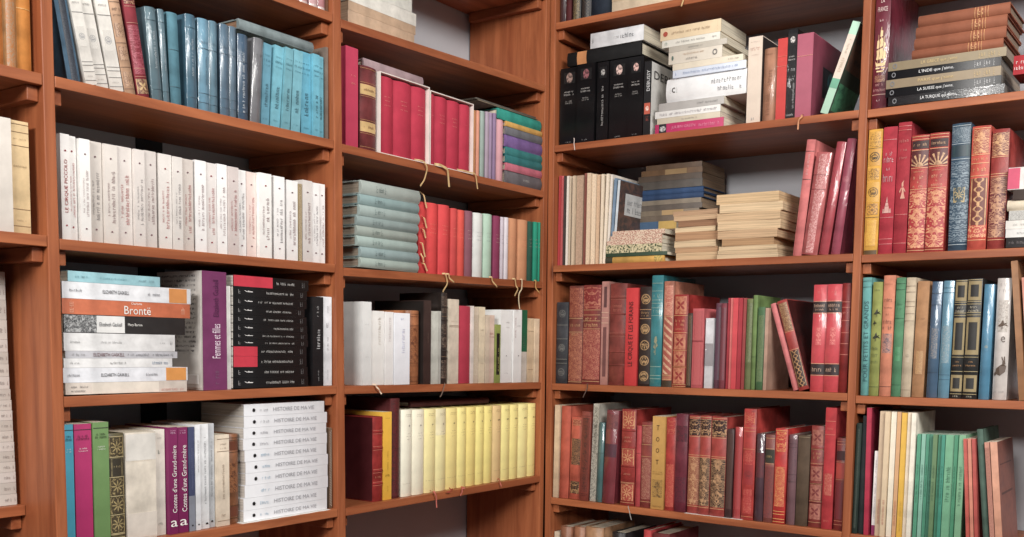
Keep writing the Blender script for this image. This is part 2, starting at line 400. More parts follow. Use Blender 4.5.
    # printed fields on the boards
    for si, q in enumerate(S):
        side, ya, yb, za, zb, kind, base, gold = q
        x = (1 if side == 'r' else -1)*(t/2+.0004+.0002*si); xi = (1 if side == 'r' else -1)*(t/2-.0002)
        W = (yb-ya)*D; a = (zb-za)*h/W
        cs = [(ya, za, -1, -a), (yb, za, 1, -a), (yb, zb, 1, a), (ya, zb, -1, a)]
        vs = [(x, D*c[0], h*c[1]) for c in cs]+[(xi, D*c[0], h*c[1]) for c in cs]; uv = [(c[2], c[3]) for c in cs]*2
        fs = [(0, 1, 2, 3), (7, 6, 5, 4), (0, 4, 5, 1), (1, 5, 6, 2), (2, 6, 7, 3), (3, 7, 4, 0)]
        if side != 'r': fs = [f[::-1] for f in fs]
        mesh('cover_picture' if kind != 'plain' else 'cover_panel', vs, fs, mat_cover(base, 'p', .1) if kind == 'plain' else mat_orn(kind, base, gold, sd), cov, uv=uv)
    return root
def ribbon(book, w, pts, col=(208, 174, 118), wd=.003, d0=-.0055, shn=None):
    shn = shn or CTX['sh']
    """a marker ribbon that belongs to a book, through photo points on a plane in front of the shelf edge"""
    P = []
    for i, q in enumerate(pts):
        d = q[2] if len(q) > 2 else d0
        s, z = sz(w, q[0], q[1], d)
        zt_ = ztop(shn, s)
        if d > -.003: z = max(z, zt_+.0022)
        elif P and P[-1].y > -.003 and P[-1].z < ztop(shn, s)+.006: P.append(Vector((P[-1].x*.6+s*.4, -.004, ztop(shn, s)+.002)))
        P.append(Vector((s, d, z)))
    Q = []
    for i in range(len(P)-1):
        p0 = P[max(0, i-1)]; p1 = P[i]; p2 = P[i+1]; p3 = P[min(len(P)-1, i+2)]
        for j in range(6):
            u = j/6; Q.append(p1.lerp(p2, u) if p1.y > -.003 or p2.y > -.003 else .5*((2*p1)+(p2-p0)*u+(2*p0-5*p1+4*p2-p3)*u*u+(3*p1-p0-3*p2+p3)*u**3))
    Q.append(P[-1])
    inv = book.matrix_basis.inverted(); vs = []; fs = []
    for i, q in enumerate(Q):
        tg = (Q[min(i+1, len(Q)-1)]-Q[max(i-1, 0)]).normalized()
        sd = Vector((tg.z, 0, -tg.x)); sd = sd.normalized() if sd.length > .05 else Vector((1, 0, 0))
        for e in (-1, 1):
            for y in (-.0003, .0003):
                p = q+sd*(wd/2*e)+Vector((0, y+.0007*math.sin(i*.7), 0)); vs.append(inv @ (WROT[w] @ p.to_4d()).to_3d())
    for i in range(len(Q)-1):
        a = i*4; c = a+4
        for m, n in ((0, 1), (1, 3), (3, 2), (2, 0)): fs.append((a+m, a+n, c+n, c+m))
    fs += [(0, 2, 3, 1), (len(vs)-4, len(vs)-3, len(vs)-1, len(vs)-2)]
    mesh('ribbon_bookmark', vs, fs, mat_plain(col, .5, 0, 'ribbon'), book)

# ------------------------------------------------------------------ shelf context and placing
SH = {}         # shelf name -> (wing, s0, z0, s1, z1)
CTX = {}
def ztop(n, s):
    w, s0, z0, s1, z1 = SH[n]; return z0+(z1-z0)*(s-s0)/(s1-s0)
def on(name, suffix, setback=.012):
    CTX.update(sh=name, w=SH[name][0], suf=suffix, d=setback, grp='books on the '+suffix.replace('on the ', '').replace('on ', ''))
def lab(l):
    s = l+' '+CTX['suf']
    if len(s.split()) > 16: s = l
    if len(s.split()) > 16: print('LONG', len(s.split()), s)
    if s in USED: print('DUP', s)
    USED.add(s); return s
USED = set()
BAY = dict(A=('u1', 'u2'), B=('u2', 'u3'), Z=('u0', 'u1'), C=('r0', 'r1'), D=('r1', 'r2'))
def bounds(za, zb):
    l, r = BAY[CTX['sh'][0]]
    return max(ux(l, 1, za), ux(l, 1, zb))+.0012, min(ux(r, 0, za), ux(r, 0, zb))-.0012
PLACED = {}
def depth_for(h, k):
    lim = (.205 if CTX['w'] == 'L' else .245)
    return min(lim-.0, max(.05, h*.66))
GAP = .0006
Z_JIT = .03
def V(x0, x1, yt, k, col, label, D=None, sb=None, xt=None, grp=None, zb=None, ym=None, **kw):
    """a standing book: spine between photo columns x0, x1, head at row yt; xt: where its left edge is at the head when it leans"""
    w = CTX['w']; d = CTX['d'] if sb is None else sb
    dj = d+(random.Random(label).uniform(-.003 if CTX['d'] > .006 else .0005, .006) if sb is None and CTX['d'] < Z_JIT else 0)
    xc = (x0+x1)/2
    s_, z_ = sz(w, xc, 300, d); zbase = max(ztop(CTX['sh'], sz(w, q_, 300, d)[0]) for q_ in (x0, x1))+.0001 if zb is None else zb
    yb = px_of_s(w, s_, d, zbase)[1]
    if xt is None:
        ymid = (yb+yt)/2 if ym is None else ym
        s0 = sz(w, x0, ymid, d)[0]; s1 = sz(w, x1, ymid, d)[0]; th = 0.0
        zt = sz(w, xc, yt, d)[1]
        h = zt-zbase; h = min(h, .252); lo, hi = bounds(zbase, zt); s0 = max(s0, lo); s1 = min(s1, hi); t = s1-s0-GAP
        M = Matrix.Translation(((s0+s1)/2, dj, zbase+.0002))
    else:
        s0 = sz(w, x0, yb, d)[0]; s1 = sz(w, x1, yb, d)[0]
        st, zt = sz(w, xt, yt, d)
        th = math.atan2(st-s0, zt-zbase)
        lo, hi = bounds(zbase, zt)
        if min(s0, st) < lo-1e-4 or max(s1, st+(s1-s0)) > hi+1e-4: print('LEAN', label[:40], round(s0-lo, 4), round(st-lo, 4), round(hi-s1, 4), round(hi-st-(s1-s0), 4))
        t = (s1-s0)*math.cos(th)-GAP; h = (zt-zbase)/math.cos(th)-(t*abs(math.tan(th))*.5)
        Rr = Matrix.Rotation(th, 4, 'Y')
        px = t/2 if th > 0 else -t/2
        piv = Vector((s1 if th > 0 else s0, dj, zbase+.0003))
        M = Matrix.Translation(piv) @ Rr @ Matrix.Translation((-px, 0, 0))
    t = max(t, .0015)
    D = D or depth_for(h, k)
    o = make_book(k, t, h, D, col, lab(label), grp or CTX['grp'], **kw)
    o.matrix_basis = WROT[w] @ M
    return o
def H(items, xc, zb=None, sb=None, fore=False, total=True, grp=None, tail=1):
    """books lying in a pile, first the lowest: (x0, x1, row of lower edge, row of upper edge, kind, colour, label, options)"""
    w = CTX['w']; d0 = CTX['d'] if sb is None else sb
    z = None; out = []
    for it in items:
        x0, x1, yb, yt, k, col, label = it[:7]; kw = dict(it[7]) if len(it) > 7 else {}
        d = kw.pop('sb', d0); D = kw.pop('D', None); fo = kw.pop('fore', fore); turn = kw.pop('turn', 0.0); x_c = kw.pop('xc', xc)
        sc, za = sz(w, x_c, yb, d); zt = sz(w, x_c, yt, d)[1]
        if z is None: z = max(ztop(CTX['sh'], sz(w, x0, yb, d)[0]), ztop(CTX['sh'], sz(w, x1, yb, d)[0]))+.0003 if zb is None else zb
        z = max(z, kw.pop('zmin', -9))
        t = max(zt-z, .002) if total else zt-za
        ym = (yb+yt)/2
        ly = ym+px_of_s(w, sz(w, x0, ym, d)[0], d, (z+zt)/2)[1]*0
        # rows of the pile's own middle height at both ends
        zc = z+t/2
        def s_at(x):
            s = sz(w, x, ym, d)[0]
            for _ in range(4):
                s = sz(w, x, px_of_s(w, s, d, zc)[1], d)[0]
            return s
        s0, s1 = s_at(x0), s_at(x1); lo, hi = bounds(z, z+t); s0 = max(s0, lo); s1 = min(s1, hi)
        h = s1-s0; D = D or min(.2, max(.06, h*.66))
        o = make_book(k, t-GAP*.5, h, D, col, lab(label), grp or CTX['grp'], **kw)
        M = Matrix.Translation((s0, d, z+t/2)) @ Matrix.Rotation(math.pi/2, 4, 'Y')
        if fo:   # spine to the back, pages to the front
            M = Matrix.Translation((s0, d+D, z+t/2)) @ Matrix.Scale(1, 4) @ Matrix.Rotation(math.pi/2, 4, 'Y') @ Matrix.Rotation(math.pi, 4, 'Z')
        if turn:
            c = Vector(((s0+s1)/2, d+D/2, 0))
            M = Matrix.Translation(c) @ Matrix.Rotation(turn, 4, 'Z') @ Matrix.Translation(-c) @ M
        o.matrix_basis = WROT[w] @ M
        out.append(o); z += t
    return out
ORD = 'zeroth first second third fourth fifth sixth seventh eighth ninth tenth eleventh twelfth thirteenth fourteenth fifteenth sixteenth seventeenth eighteenth nineteenth twentieth twenty-first twenty-second twenty-third twenty-fourth twenty-fifth'.split()

def sheet(shn, w, x0, x1, label, xc, yc, d0=.002, D=.09):
    """a loose sheet of paper lying on a shelf under books; gives the height it leaves for them"""
    s0 = sz(w, x0, yc, d0)[0]; s1 = sz(w, x1, yc, d0)[0]; lo, hi = bounds(ztop(shn, s0), ztop(shn, s0)); s0 = max(s0, lo); s1 = min(s1, hi)
    vs = []; fs = []; n = 14
    for i in range(n+1):
        s = s0+(s1-s0)*i/n; e = .0016*math.sin(i*2.3)
        for d in (d0+e, d0+D):
            for z in (.00006, .00024): vs.append(WROT[w] @ Vector((s, d, ztop(shn, s)+z)))
    for i in range(n):
        a = i*4; c = a+4
        fs += [(a, c, c+1, a+1), (a+1, c+1, c+3, a+3), (a+3, c+3, c+2, a+2), (a+2, c+2, c, a)]
    fs += [(0, 1, 3, 2), (4*n, 4*n+2, 4*n+3, 4*n+1)]
    o = mesh('paper_sheet', vs, fs, mat_plain((226, 222, 216), .8, 0, 'paper'))
    o['label'] = label; o['category'] = 'paper'
    return max(ztop(shn, s0), ztop(shn, s1))+.0005
# ------------------------------------------------------------------ room
def structure(o): o['kind'] = 'structure'; return o
DL, DR = .225, .285
def mat_wall():
    t = NT('painted_wall'); v = t.coord()
    t.put(t.b.inputs['Base Color'], t.mix(t.ramp(t.noise(v, 3, 4), .3, .7), lin((172, 173, 180)), lin((186, 187, 192))))
    t.b.inputs['Roughness'].default_value = .9; t.put(t.b.inputs['Normal'], t.bump(t.noise(v, 90, 3), .2, .001)); return t.m
def mat_floor():
    t = NT('floor_boards'); v = t.coord()
    t.put(t.b.inputs['Base Color'], t.mix(t.ramp(t.noise(t.mapping(v, (3, 40, 1)), 1, 4), .3, .7), lin((66, 54, 46)), lin((90, 74, 62)))); t.b.inputs['Roughness'].default_value = .5; return t.m
MW = mat_wall()
def slab(name, x0, x1, y0, y1, z0, z1, m):
    bm = bmesh.new(); box_bm(bm, x0, x1, y0, y1, z0, z1); return structure(bm_obj(name, bm, m))
slab('wall_left', -.33, -DL-.004, -6.0, .39, 0, 2.75, MW)
slab('wall_back', -DL-.004, 4.4, DR+.004, .39, 0, 2.75, MW)
slab('floor', -.33, 4.4, -6.0, .39, -.1, 0, mat_floor())
r_ = [ray(137, 150), ray(163, 150)]
sa, sb_ = [CAM.y+q.y*(-DL-CAM.x)/q.x for q in r_]
bm = bmesh.new(); box_bm(bm, -DL-.004, -DL-.0012, sa, sb_, 0, 2.6); structure(bm_obj('wall_strip_1', bm, mat_plain((40, 40, 44), .8, 0, 'dark_strip')))  # dark vertical strip set against the left wall
# ------------------------------------------------------------------ bookcases
T_ = .0155
def shelf_line(n, w, a, b, d=0.0):
    s0, z0 = sz(w, *a, d); s1, z1 = sz(w, *b, d); SH[n] = (w, s0, z0, s1, z1)
shelf_line('A0', 'L', (298.4, 1.0), (331.9, 12.1)); shelf_line('A1', 'L', (57.7, 76.4), (333.8, 140)); shelf_line('A2', 'L', (61.5, 238.7), (335.6, 264.3))
shelf_line('A3', 'L', (64, 396.8), (338, 385.6)); shelf_line('A4', 'L', (290, 516.7), (337.5, 508.7))
shelf_line('B0', 'L', (340, 18.4), (516, 75.5)); shelf_line('B1', 'L', (343, 143.8), (544.7, 191.2)); shelf_line('B2', 'L', (344, 267.5), (545.6, 282.0))
shelf_line('B3', 'L', (345.3, 386), (543.2, 382.3)); shelf_line('B4', 'L', (345.9, 508.1), (543.2, 475.2))
shelf_line('Z1', 'L', (0, 64), (40, 72.6)); shelf_line('Z2', 'L', (0, 231), (46, 235))
shelf_line('C1', 'R', (555.9, 145.3), (856.8, 110)); shelf_line('C2', 'R', (552.1, 265.6), (853, 253.5)); shelf_line('C3', 'R', (551.2, 383.4), (847.5, 393.2))
shelf_line('C4', 'R', (550.7, 497.5), (844.7, 532.3))
shelf_line('D1', 'R', (867, 109.7), (1024, 90.3)); shelf_line('D2', 'R', (861.5, 254.8), (1024, 247.5)); shelf_line('D3', 'R', (855.9, 395.6), (1024, 401.3))
for n in ('A0', 'A4', 'Z1', 'Z2'):
    w, s0, z0, s1, z1 = SH[n]; zm = (z0+z1)/2; SH[n] = (w, s0, zm, s1, zm)
SH['C0'] = ('R', 0, 2.063, .7, 2.063); SH['D4'] = ('R', .75, .9365, 1.4, .9365); SH['C5'] = ('R', 0, .662, .7, .662); SH['D5'] = ('R', .75, .662, 1.4, .662)
SH['A5'] = ('L', -1.25, .77, -.71, .77); SH['B5'] = ('L', -.69, .77, -.02, .77); SH['D0'] = ('R', .75, 2.063, 1.4, 2.063)
SH['B00'] = ('L', -.69, 2.128, -.02, 2.128); SH['A00'] = ('L', -1.25, 2.128, -.71, 2.128)
SH['A0'] = ('L', -1.25, SH['A0'][2], -.71, SH['A0'][2])
U = dict(u0=(-1.86, -1.842, 0), u1=(-1.2767, -1.2591, -.004), u2=(-.7091, -.6888, -.0133), u3=(-.0178, -.0008, -.0075), r0=(.0008, .0172, -.0098), r1=(.7324, .7484, -.0052), r2=(1.46, 1.477, -.004))
# Z shelf lower: it stands further back than the others
def z4():
    r = ray(25, 505); t = (-1.2767-CAM.y)/r.y; p = CAM+r*t; return -p.x, p.z
Z4D, Z4Z = z4()
SH['Z4'] = ('L', -1.842, Z4Z, -1.2767, Z4Z)
LC = empty('bookcase', 'reddish pine bookcase with five open shelf levels along the left-hand wall', 'bookcase', 'pine bookcases')
RC = empty('bookcase', 'reddish pine bookcase holding antique red volumes along the right-hand wall', 'bookcase', 'pine bookcases')
LC.matrix_basis = WROT['L']
WX, WZ, WY = mat_wood('x'), mat_wood('z'), mat_wood('y')
def upright(case, key, D):
    a, b, k = U[key]; bm = bmesh.new()
    box_bm(bm, a, b, 0, D, 0, 2.44, .0015)
    for v in bm.verts: v.co.x += k*(v.co.z-1.4)
    bm_obj('upright', bm, WZ, case)
def ux(key, side, z): return U[key][side]+U[key][2]*(z-1.4)
def shelf(case, n, ul, ur, D, d0=0.0, cl=(1, 1)):
    w, s0, z0, s1, z1 = SH[n]
    za = ztop(n, ux(ul, 1, z0)); zb = ztop(n, ux(ur, 0, z1)); a = ux(ul, 1, za)+.0005; b = ux(ur, 0, zb)-.0005
    bm = bmesh.new(); box_bm(bm, a, b, d0+.0004, D, -T_, 0, .0012)
    for v in bm.verts: v.co.z += za+(zb-za)*(v.co.x-a)/(b-a)
    bm_obj('shelf', bm, WX, case)
    for i, (s, zz, sg) in enumerate(((a, za, 1), (b, zb, -1))):
        if not cl[i]: continue
        bm = bmesh.new(); x2 = s+sg*.0165
        box_bm(bm, min(s, x2), max(s, x2), d0+.012, D-.01, zz-T_-.0215, zz-T_-.0006, .0015)
        bm_obj('cleat', bm, WY, case)
for k in ('u0', 'u1', 'u2', 'u3'): upright(LC, k, DL)
for k in ('r0', 'r1', 'r2'): upright(RC, k, DR)
for n in ('A00', 'A0', 'A1', 'A2', 'A3', 'A4', 'A5'): shelf(LC, n, 'u1', 'u2', DL)
for n in ('B00', 'B0', 'B1', 'B2', 'B3', 'B4', 'B5'): shelf(LC, n, 'u2', 'u3', DL)
for n in ('Z1', 'Z2'): shelf(LC, n, 'u0', 'u1', DL)
shelf(LC, 'Z4', 'u0', 'u1', DL, d0=Z4D)
for n in ('C0', 'C1', 'C2', 'C3', 'C4', 'C5'): shelf(RC, n, 'r0', 'r1', DR)
for n in ('D0', 'D1', 'D2', 'D3', 'D4', 'D5'): shelf(RC, n, 'r1', 'r2', DR, cl=(0, 1) if n == 'D0' else (1, 1))
# ------------------------------------------------------------------ camera, light
cam = bpy.data.objects.new('camera', bpy.data.cameras.new('camera')); COL.objects.link(cam)
cam.data.sensor_width = 36; cam.data.lens = F/1024*36; cam.data.shift_y = (PY-268.5)/1024
cam.matrix_world = Matrix(((CR.x, CU.x, -CF.x, CAM.x), (CR.y, CU.y, -CF.y, CAM.y), (CR.z, CU.z, -CF.z, CAM.z), (0, 0, 0, 1)))
cam.data.clip_start = .05; SC.camera = cam
def area(name, loc, target, sx, sy, power, col=(1, .96, .9)):
    l = bpy.data.lights.new(name, 'AREA'); l.shape = 'RECTANGLE'; l.size = sx; l.size_y = sy; l.energy = power; l.color = col
    o = bpy.data.objects.new(name, l); COL.objects.link(o); o.location = loc
    o.rotation_euler = (Vector(target)-Vector(loc)).to_track_quat('-Z', 'Y').to_euler(); return o
area('ceiling_lamp', (2.3, -1.5, 2.72), (.6, -.6, .6), 1.2, .6, 64, (1, .97, .93))
area('ceiling_lamp', (1.3, -4.4, 2.6), (.5, 0, 1.4), 1.4, .6, 112, (1, .97, .93))
wd = bpy.data.worlds.new('room_light'); SC.world = wd; wd.use_nodes = True
bg = wd.node_tree.nodes['Background']; bg.inputs[0].default_value = (.92, .95, 1, 1); bg.inputs[1].default_value = .1
SC.view_settings.view_transform = 'Standard'; SC.view_settings.look = 'None'; SC.view_settings.gamma = 1; SC.view_settings.use_curve_mapping = False
SC.view_settings.exposure = 0.2
# ================================================================== LEFT BAY, top shelf corner
BLK, WHT, GLD, SIL, GRY, RED_ = (28, 26, 26), (240, 238, 232), (214, 176, 108), (205, 205, 208), (120, 118, 116), (170, 52, 50)
CREAM = (232, 220, 196)
on('A0', 'on the topmost left shelf')
for i, (a, b, c, l) in enumerate([(301, 309.5, (196, 140, 142), 'faded pink book with rubbed white foot, first of three'), (310, 318.5, (214, 170, 172), 'pale pink book with glossy foot, second of three'), (319, 326.5, (186, 128, 132), 'dusty pink book with white streak, third of three')]):
    V(a, b, -72, 'g', c, l, P=[(0, .06, 'plain', (205, 185, 180))], ym=3)
V(326.8, 331, -70, 'p', (120, 82, 60), 'thin brown booklet squeezed against the upright', ym=5)
# ------------------------------------------------------------------ shelf of blue books
on('A1', 'on the blue books shelf')
V(69, 82.4, -7, 'h', (78, 110, 134), 'blue cloth book with dark mottled stripe, leaning against the end upright', xt=53.8, P=[(0, 1, 'scroll', (36, 40, 50), (88, 98, 112), .5)])
for i, (a, b, t) in enumerate([(86.2, 98.2, 61.5), (98.8, 111.6, 74), (112.6, 126.4, 90)]):
    V(a, b, -36, 'p', (226, 222, 214), ['white leaning volume with grey emblem, first of three beside the blue cloth books', 'white leaning volume with grey emblem, middle of the three', 'white leaning volume with grey emblem, last of three beside the tan book'][i], xt=t,
      P=[(.33, .50, 'medal', (222, 218, 210), (150, 150, 152), .62)], L=[.04, .115, .17, .2, .62, .80], Lc=(150, 148, 146), T=[('x', '~7', .70, .02, 0, .6, (120, 118, 118)), ('x', '~6', .86, .025, 0, .6, (120, 118, 118)), ('x', '~5', .075, .012, 0, .5, (140, 138, 136))], grp='white emblem volumes leaning by the upright')
V(127.2, 138.4, -24, 'h', (184, 146, 116), 'tan book with brown florets, leaning between white and burgundy volumes', xt=106, P=[(.07, .2, 'rosette', (184, 146, 116), (112, 82, 62), .8), (.3, .42, 'rosette', (184, 146, 116), (112, 82, 62), .8), (.5, .62, 'rosette', (184, 146, 116), (112, 82, 62), .8), (.86, .97, 'rosette', (184, 146, 116), (112, 82, 62), .8)], L=[.05, .24, .45, .8], Lc=(120, 90, 70), T=[('x', '~7', .74, .03, 0, .75, (70, 52, 44)), ('x', '~8', .69, .02, 0, .75, (70, 52, 44))])
V(139.2, 151.4, -22, 'h', (132, 40, 52), 'burgundy book with large scroll ornament and buff cross at its foot', xt=120.5, P=[(.03, .16, 'xflower', (206, 172, 120), (90, 40, 40), .9), (.2, .62, 'scroll', (136, 38, 54), (186, 96, 112), .9), (.8, .98, 'scroll', (110, 40, 44), (196, 150, 110), .9)], L=[.18, .25, .64, .78], Lc=(190, 130, 110))
BL = [(152.6, 163.4, 5.5, (86, 112, 122), 'g', 'grey-blue film-wrapped book with white glints beside the burgundy scroll book', 144.2),
 (163.8, 170.0, 8.5, (92, 120, 132), 'g', 'narrow grey-blue film-wrapped book before the gap', 157.4),
 (172.4, 183.2, 10.8, (80, 128, 144), 'h', 'plain teal-blue cloth book with bare spine', 167.8),
 (187.4, 197.6, 13.2, (66, 104, 124), 'g', 'dark teal film-wrapped book after a dark gap', 184.8)]
for a, b, t, c, k, l, x in BL:
    V(a, b, t, k, c, l, xt=x, L=[.2, .6] if k == 'h' else [.12, .86], Lc=(50, 80, 92), T=[] if k == 'h' else [('u', '~9', .35, .75, 0, .22, (190, 200, 205))])
for a, b, t, c, k, l, tl in [
 (199.4, 210.8, 19, (104, 150, 174), 'g', 'lighter sky-blue wrapped book, widest before the darker blues', 1),
 (211.2, 219.6, 21, (92, 128, 146), 'g', 'slate blue wrapped book with a white glint down its spine', 1),
 (221.8, 230.9, 24.3, (80, 106, 126), 'g', 'dark slate wrapped book, first under the lying volume', 0),
 (231.3, 238.4, 26.5, (88, 112, 130), 'g', 'grey slate wrapped book between two darker ones', 0),
 (239.4, 249.6, 34.5, (58, 84, 108), 'g', 'navy wrapped book speckled with white flecks', 2)]:
    V(a, b, t, k, c, l, L=[.1, .2, .68], Lc=(48, 74, 92), T=([('u', '~16', .1, .8, -.1, .25, (215, 222, 226))] if tl == 2 else [('x', '~5', .75, .03, 0, .6, (50, 70, 88)), ('u', '~7', .3, .6, .1, .2, (60, 84, 100))]))
V(251, 261, 37, 'g', (112, 112, 116), 'dark grey wrapped book leaning toward the cyan booklets', xt=254.6, T=[('x', '~5', .8, .03, 0, .6, (70, 70, 74))])
CY = (98, 184, 206)
for i, (a, b, t, c, x) in enumerate([(262.2, 270.5, 42, (98, 158, 180), 265.2), (271.4, 280.6, 44.6, (112, 180, 198), 276.2), (281.4, 289.2, 47, (108, 168, 182), 285.4), (290.4, 299.6, 49, (114, 178, 194), 293.8), (301.6, 311.8, 52.4, (94, 172, 198), None), (312.1, 318.6, 54.6, (102, 178, 200), None), (318.9, 324.8, 56.4, (106, 178, 198), None)]):
    V(a, b, t, 'p', c, ['dull cyan paperback, first of the cyan set', 'bright cyan paperback, second of the cyan set', 'narrow greenish cyan paperback, third of the cyan set', 'pale cyan paperback, fourth of the cyan set', 'vivid cyan paperback, fifth and widest of the cyan set', 'slim cyan paperback, sixth of the cyan set', 'slim cyan paperback ending the cyan set'][i], xt=x,
      T=[('x', '~6', .86, .02, 0, .7, (40, 96, 112)), ('x', '~8', .8, .03, 0, .8, (30, 84, 100)), ('x', '~6', .74, .02, 0, .7, (40, 96, 112)), ('u', '~8', .24, .52, 0, .4, (46, 70, 80)), ('x', '~4', .09, .02, 0, .5, (40, 96, 112))], grp='cyan paperbacks')
V(325.6, 329.4, 47.5, 't', (122, 108, 98), 'ragged grey-brown booklet at the end beside the upright', pages=(150, 135, 120))
ztopcy = max(sz('L', 307, 52.4, .012)[1], sz('L', 255, 37, .012)[1], sz('L', 322, 56, .012)[1])+.0015
H([(239.5, 314, 38.4, 29.8, 'h', (128, 142, 144), 'grey-green cloth book lying flat across the blue books', dict(D=.055, bulge=.004, wear=.25, pages=(150, 112, 84)))], 276, zb=ztopcy)
# ------------------------------------------------------------------ shelf of white paperbacks
on('A2', 'on the white paperbacks shelf', .010)
WP_ = [(60.2, 69.6, 134.3, (228, 224, 220), 'LE CIRQUE PICCOLO'), (69.8, 78.8, 136, (230, 226, 222), 'u~14'), (79.2, 89.9, 139.5, (234, 232, 228), 'u~12'), (90.4, 104, 141.6, (206, 198, 190), '~10'), (104.3, 118, 144.8, (216, 208, 200), '~11'), (118.4, 133.4, 147, (214, 206, 200), '~9'), (133.7, 144.3, 150, (216, 208, 202), '~14'),
 (145.2, 157, 151.3, (208, 200, 194), '~12'), (158.8, 171.8, 154.4, (220, 214, 208), '~13'), (172.1, 181.8, 157.3, (216, 210, 204), '~11'), (182.6, 194, 159.4, (206, 196, 188), '~14'), (195.6, 206.7, 160.7, (236, 234, 232), '~13'), (207, 217.8, 163.2, (222, 216, 212), '~10'), (218.1, 227.9, 164.5, (238, 236, 234), '~15'),
 (228.2, 238.8, 167.2, (206, 194, 190), '~12'), (239.1, 248.4, 170, (238, 236, 234), '~13'), (248.7, 258.4, 172, (228, 208, 200), '~12'), (258.7, 271, 173.6, (238, 236, 232), '~12'), (273.9, 284.9, 176.6, (240, 238, 236), '~13'), (287.2, 298.6, 180.6, (234, 232, 230), '~11'), (302.6, 312.4, 180.6, (212, 206, 202), '~14'), (312.6, 320, 183, (236, 234, 232), '~12'), (320.2, 326.8, 184, (240, 238, 236), '~9')]
DSC = ['bright white paperback with red capitals up its spine, first beside the upright', 'white paperback with two lines of dark red print, second from the upright', 'white paperback with scuffed foot and grey print, third from the upright', 'greyish wide paperback with faint print, fourth from the upright', 'yellowed paperback with dark dots, fifth from the upright', 'widest pinkish-grey paperback with red title, sixth from the upright', 'greyish paperback with long dark title, seventh from the upright',
 'dull grey paperback with a faded upper dot, eighth in the row', 'wide ivory paperback with red lettering, ninth in the row', 'narrow ivory paperback with pale dots, tenth in the row', 'soiled grey paperback with red print, eleventh in the row', 'clean white paperback with grey title, twelfth in the row', 'pinkish paperback with faint red title, thirteenth in the row', 'clean white paperback with black title, fourteenth in the row',
 'pinkish-grey darkened paperback, fifteenth in the row', 'clean narrow white paperback with dark title, sixteenth in the row', 'peach-tinted paperback with orange-red title, seventeenth in the row', 'clean wide white paperback just before the dark gap', 'white paperback standing alone between two dark gaps', 'white paperback with a black blot near its foot', 'greyish paperback next to the worn brown spine', 'white paperback, last but one before the middle upright', 'slim white paperback touching the middle upright']
for i, ((a, b, t, c, s), l) in enumerate(zip(WP_, DSC)):
    rd = (168, 62, 62) if i in (0, 1, 5, 8, 10, 12, 16, 14) else (120, 84, 86) if i % 3 else (92, 88, 92)
    rr = random.Random(i); T = []
    if i == 0: T = [('u', s, .26, .76, .05, .42, rd)]
    else: T = [('u', '~%d' % rr.randint(9, 15), .2+.05*rr.random(), .7+.06*rr.random(), .15, .26, rd), ('u', '~%d' % rr.randint(6, 10), .28, .62, -.2, .17, rd)]
    dc = (150, 40, 52) if i in (0, 1, 8, 12, 17) else (112, 74, 84)
    T += [('x', '.', .86-.02*rr.random(), .0175, 0, .0175/( (b-a)/110.0)*.98, dc), ('x', '.', .12+.02*rr.random(), .0175, 0, .0175/((b-a)/110.0)*.98, dc)]
    V(a, b, t, 'p', c, l, T=T, wear=.06, grp='white paperbacks with two dots')
V(298.9, 302.2, 184, 'p', (152, 132, 96), 'worn yellow-brown narrow spine wedged between two white paperbacks', P=[(0, 1, 'marble', (196, 176, 140), (110, 92, 66))])
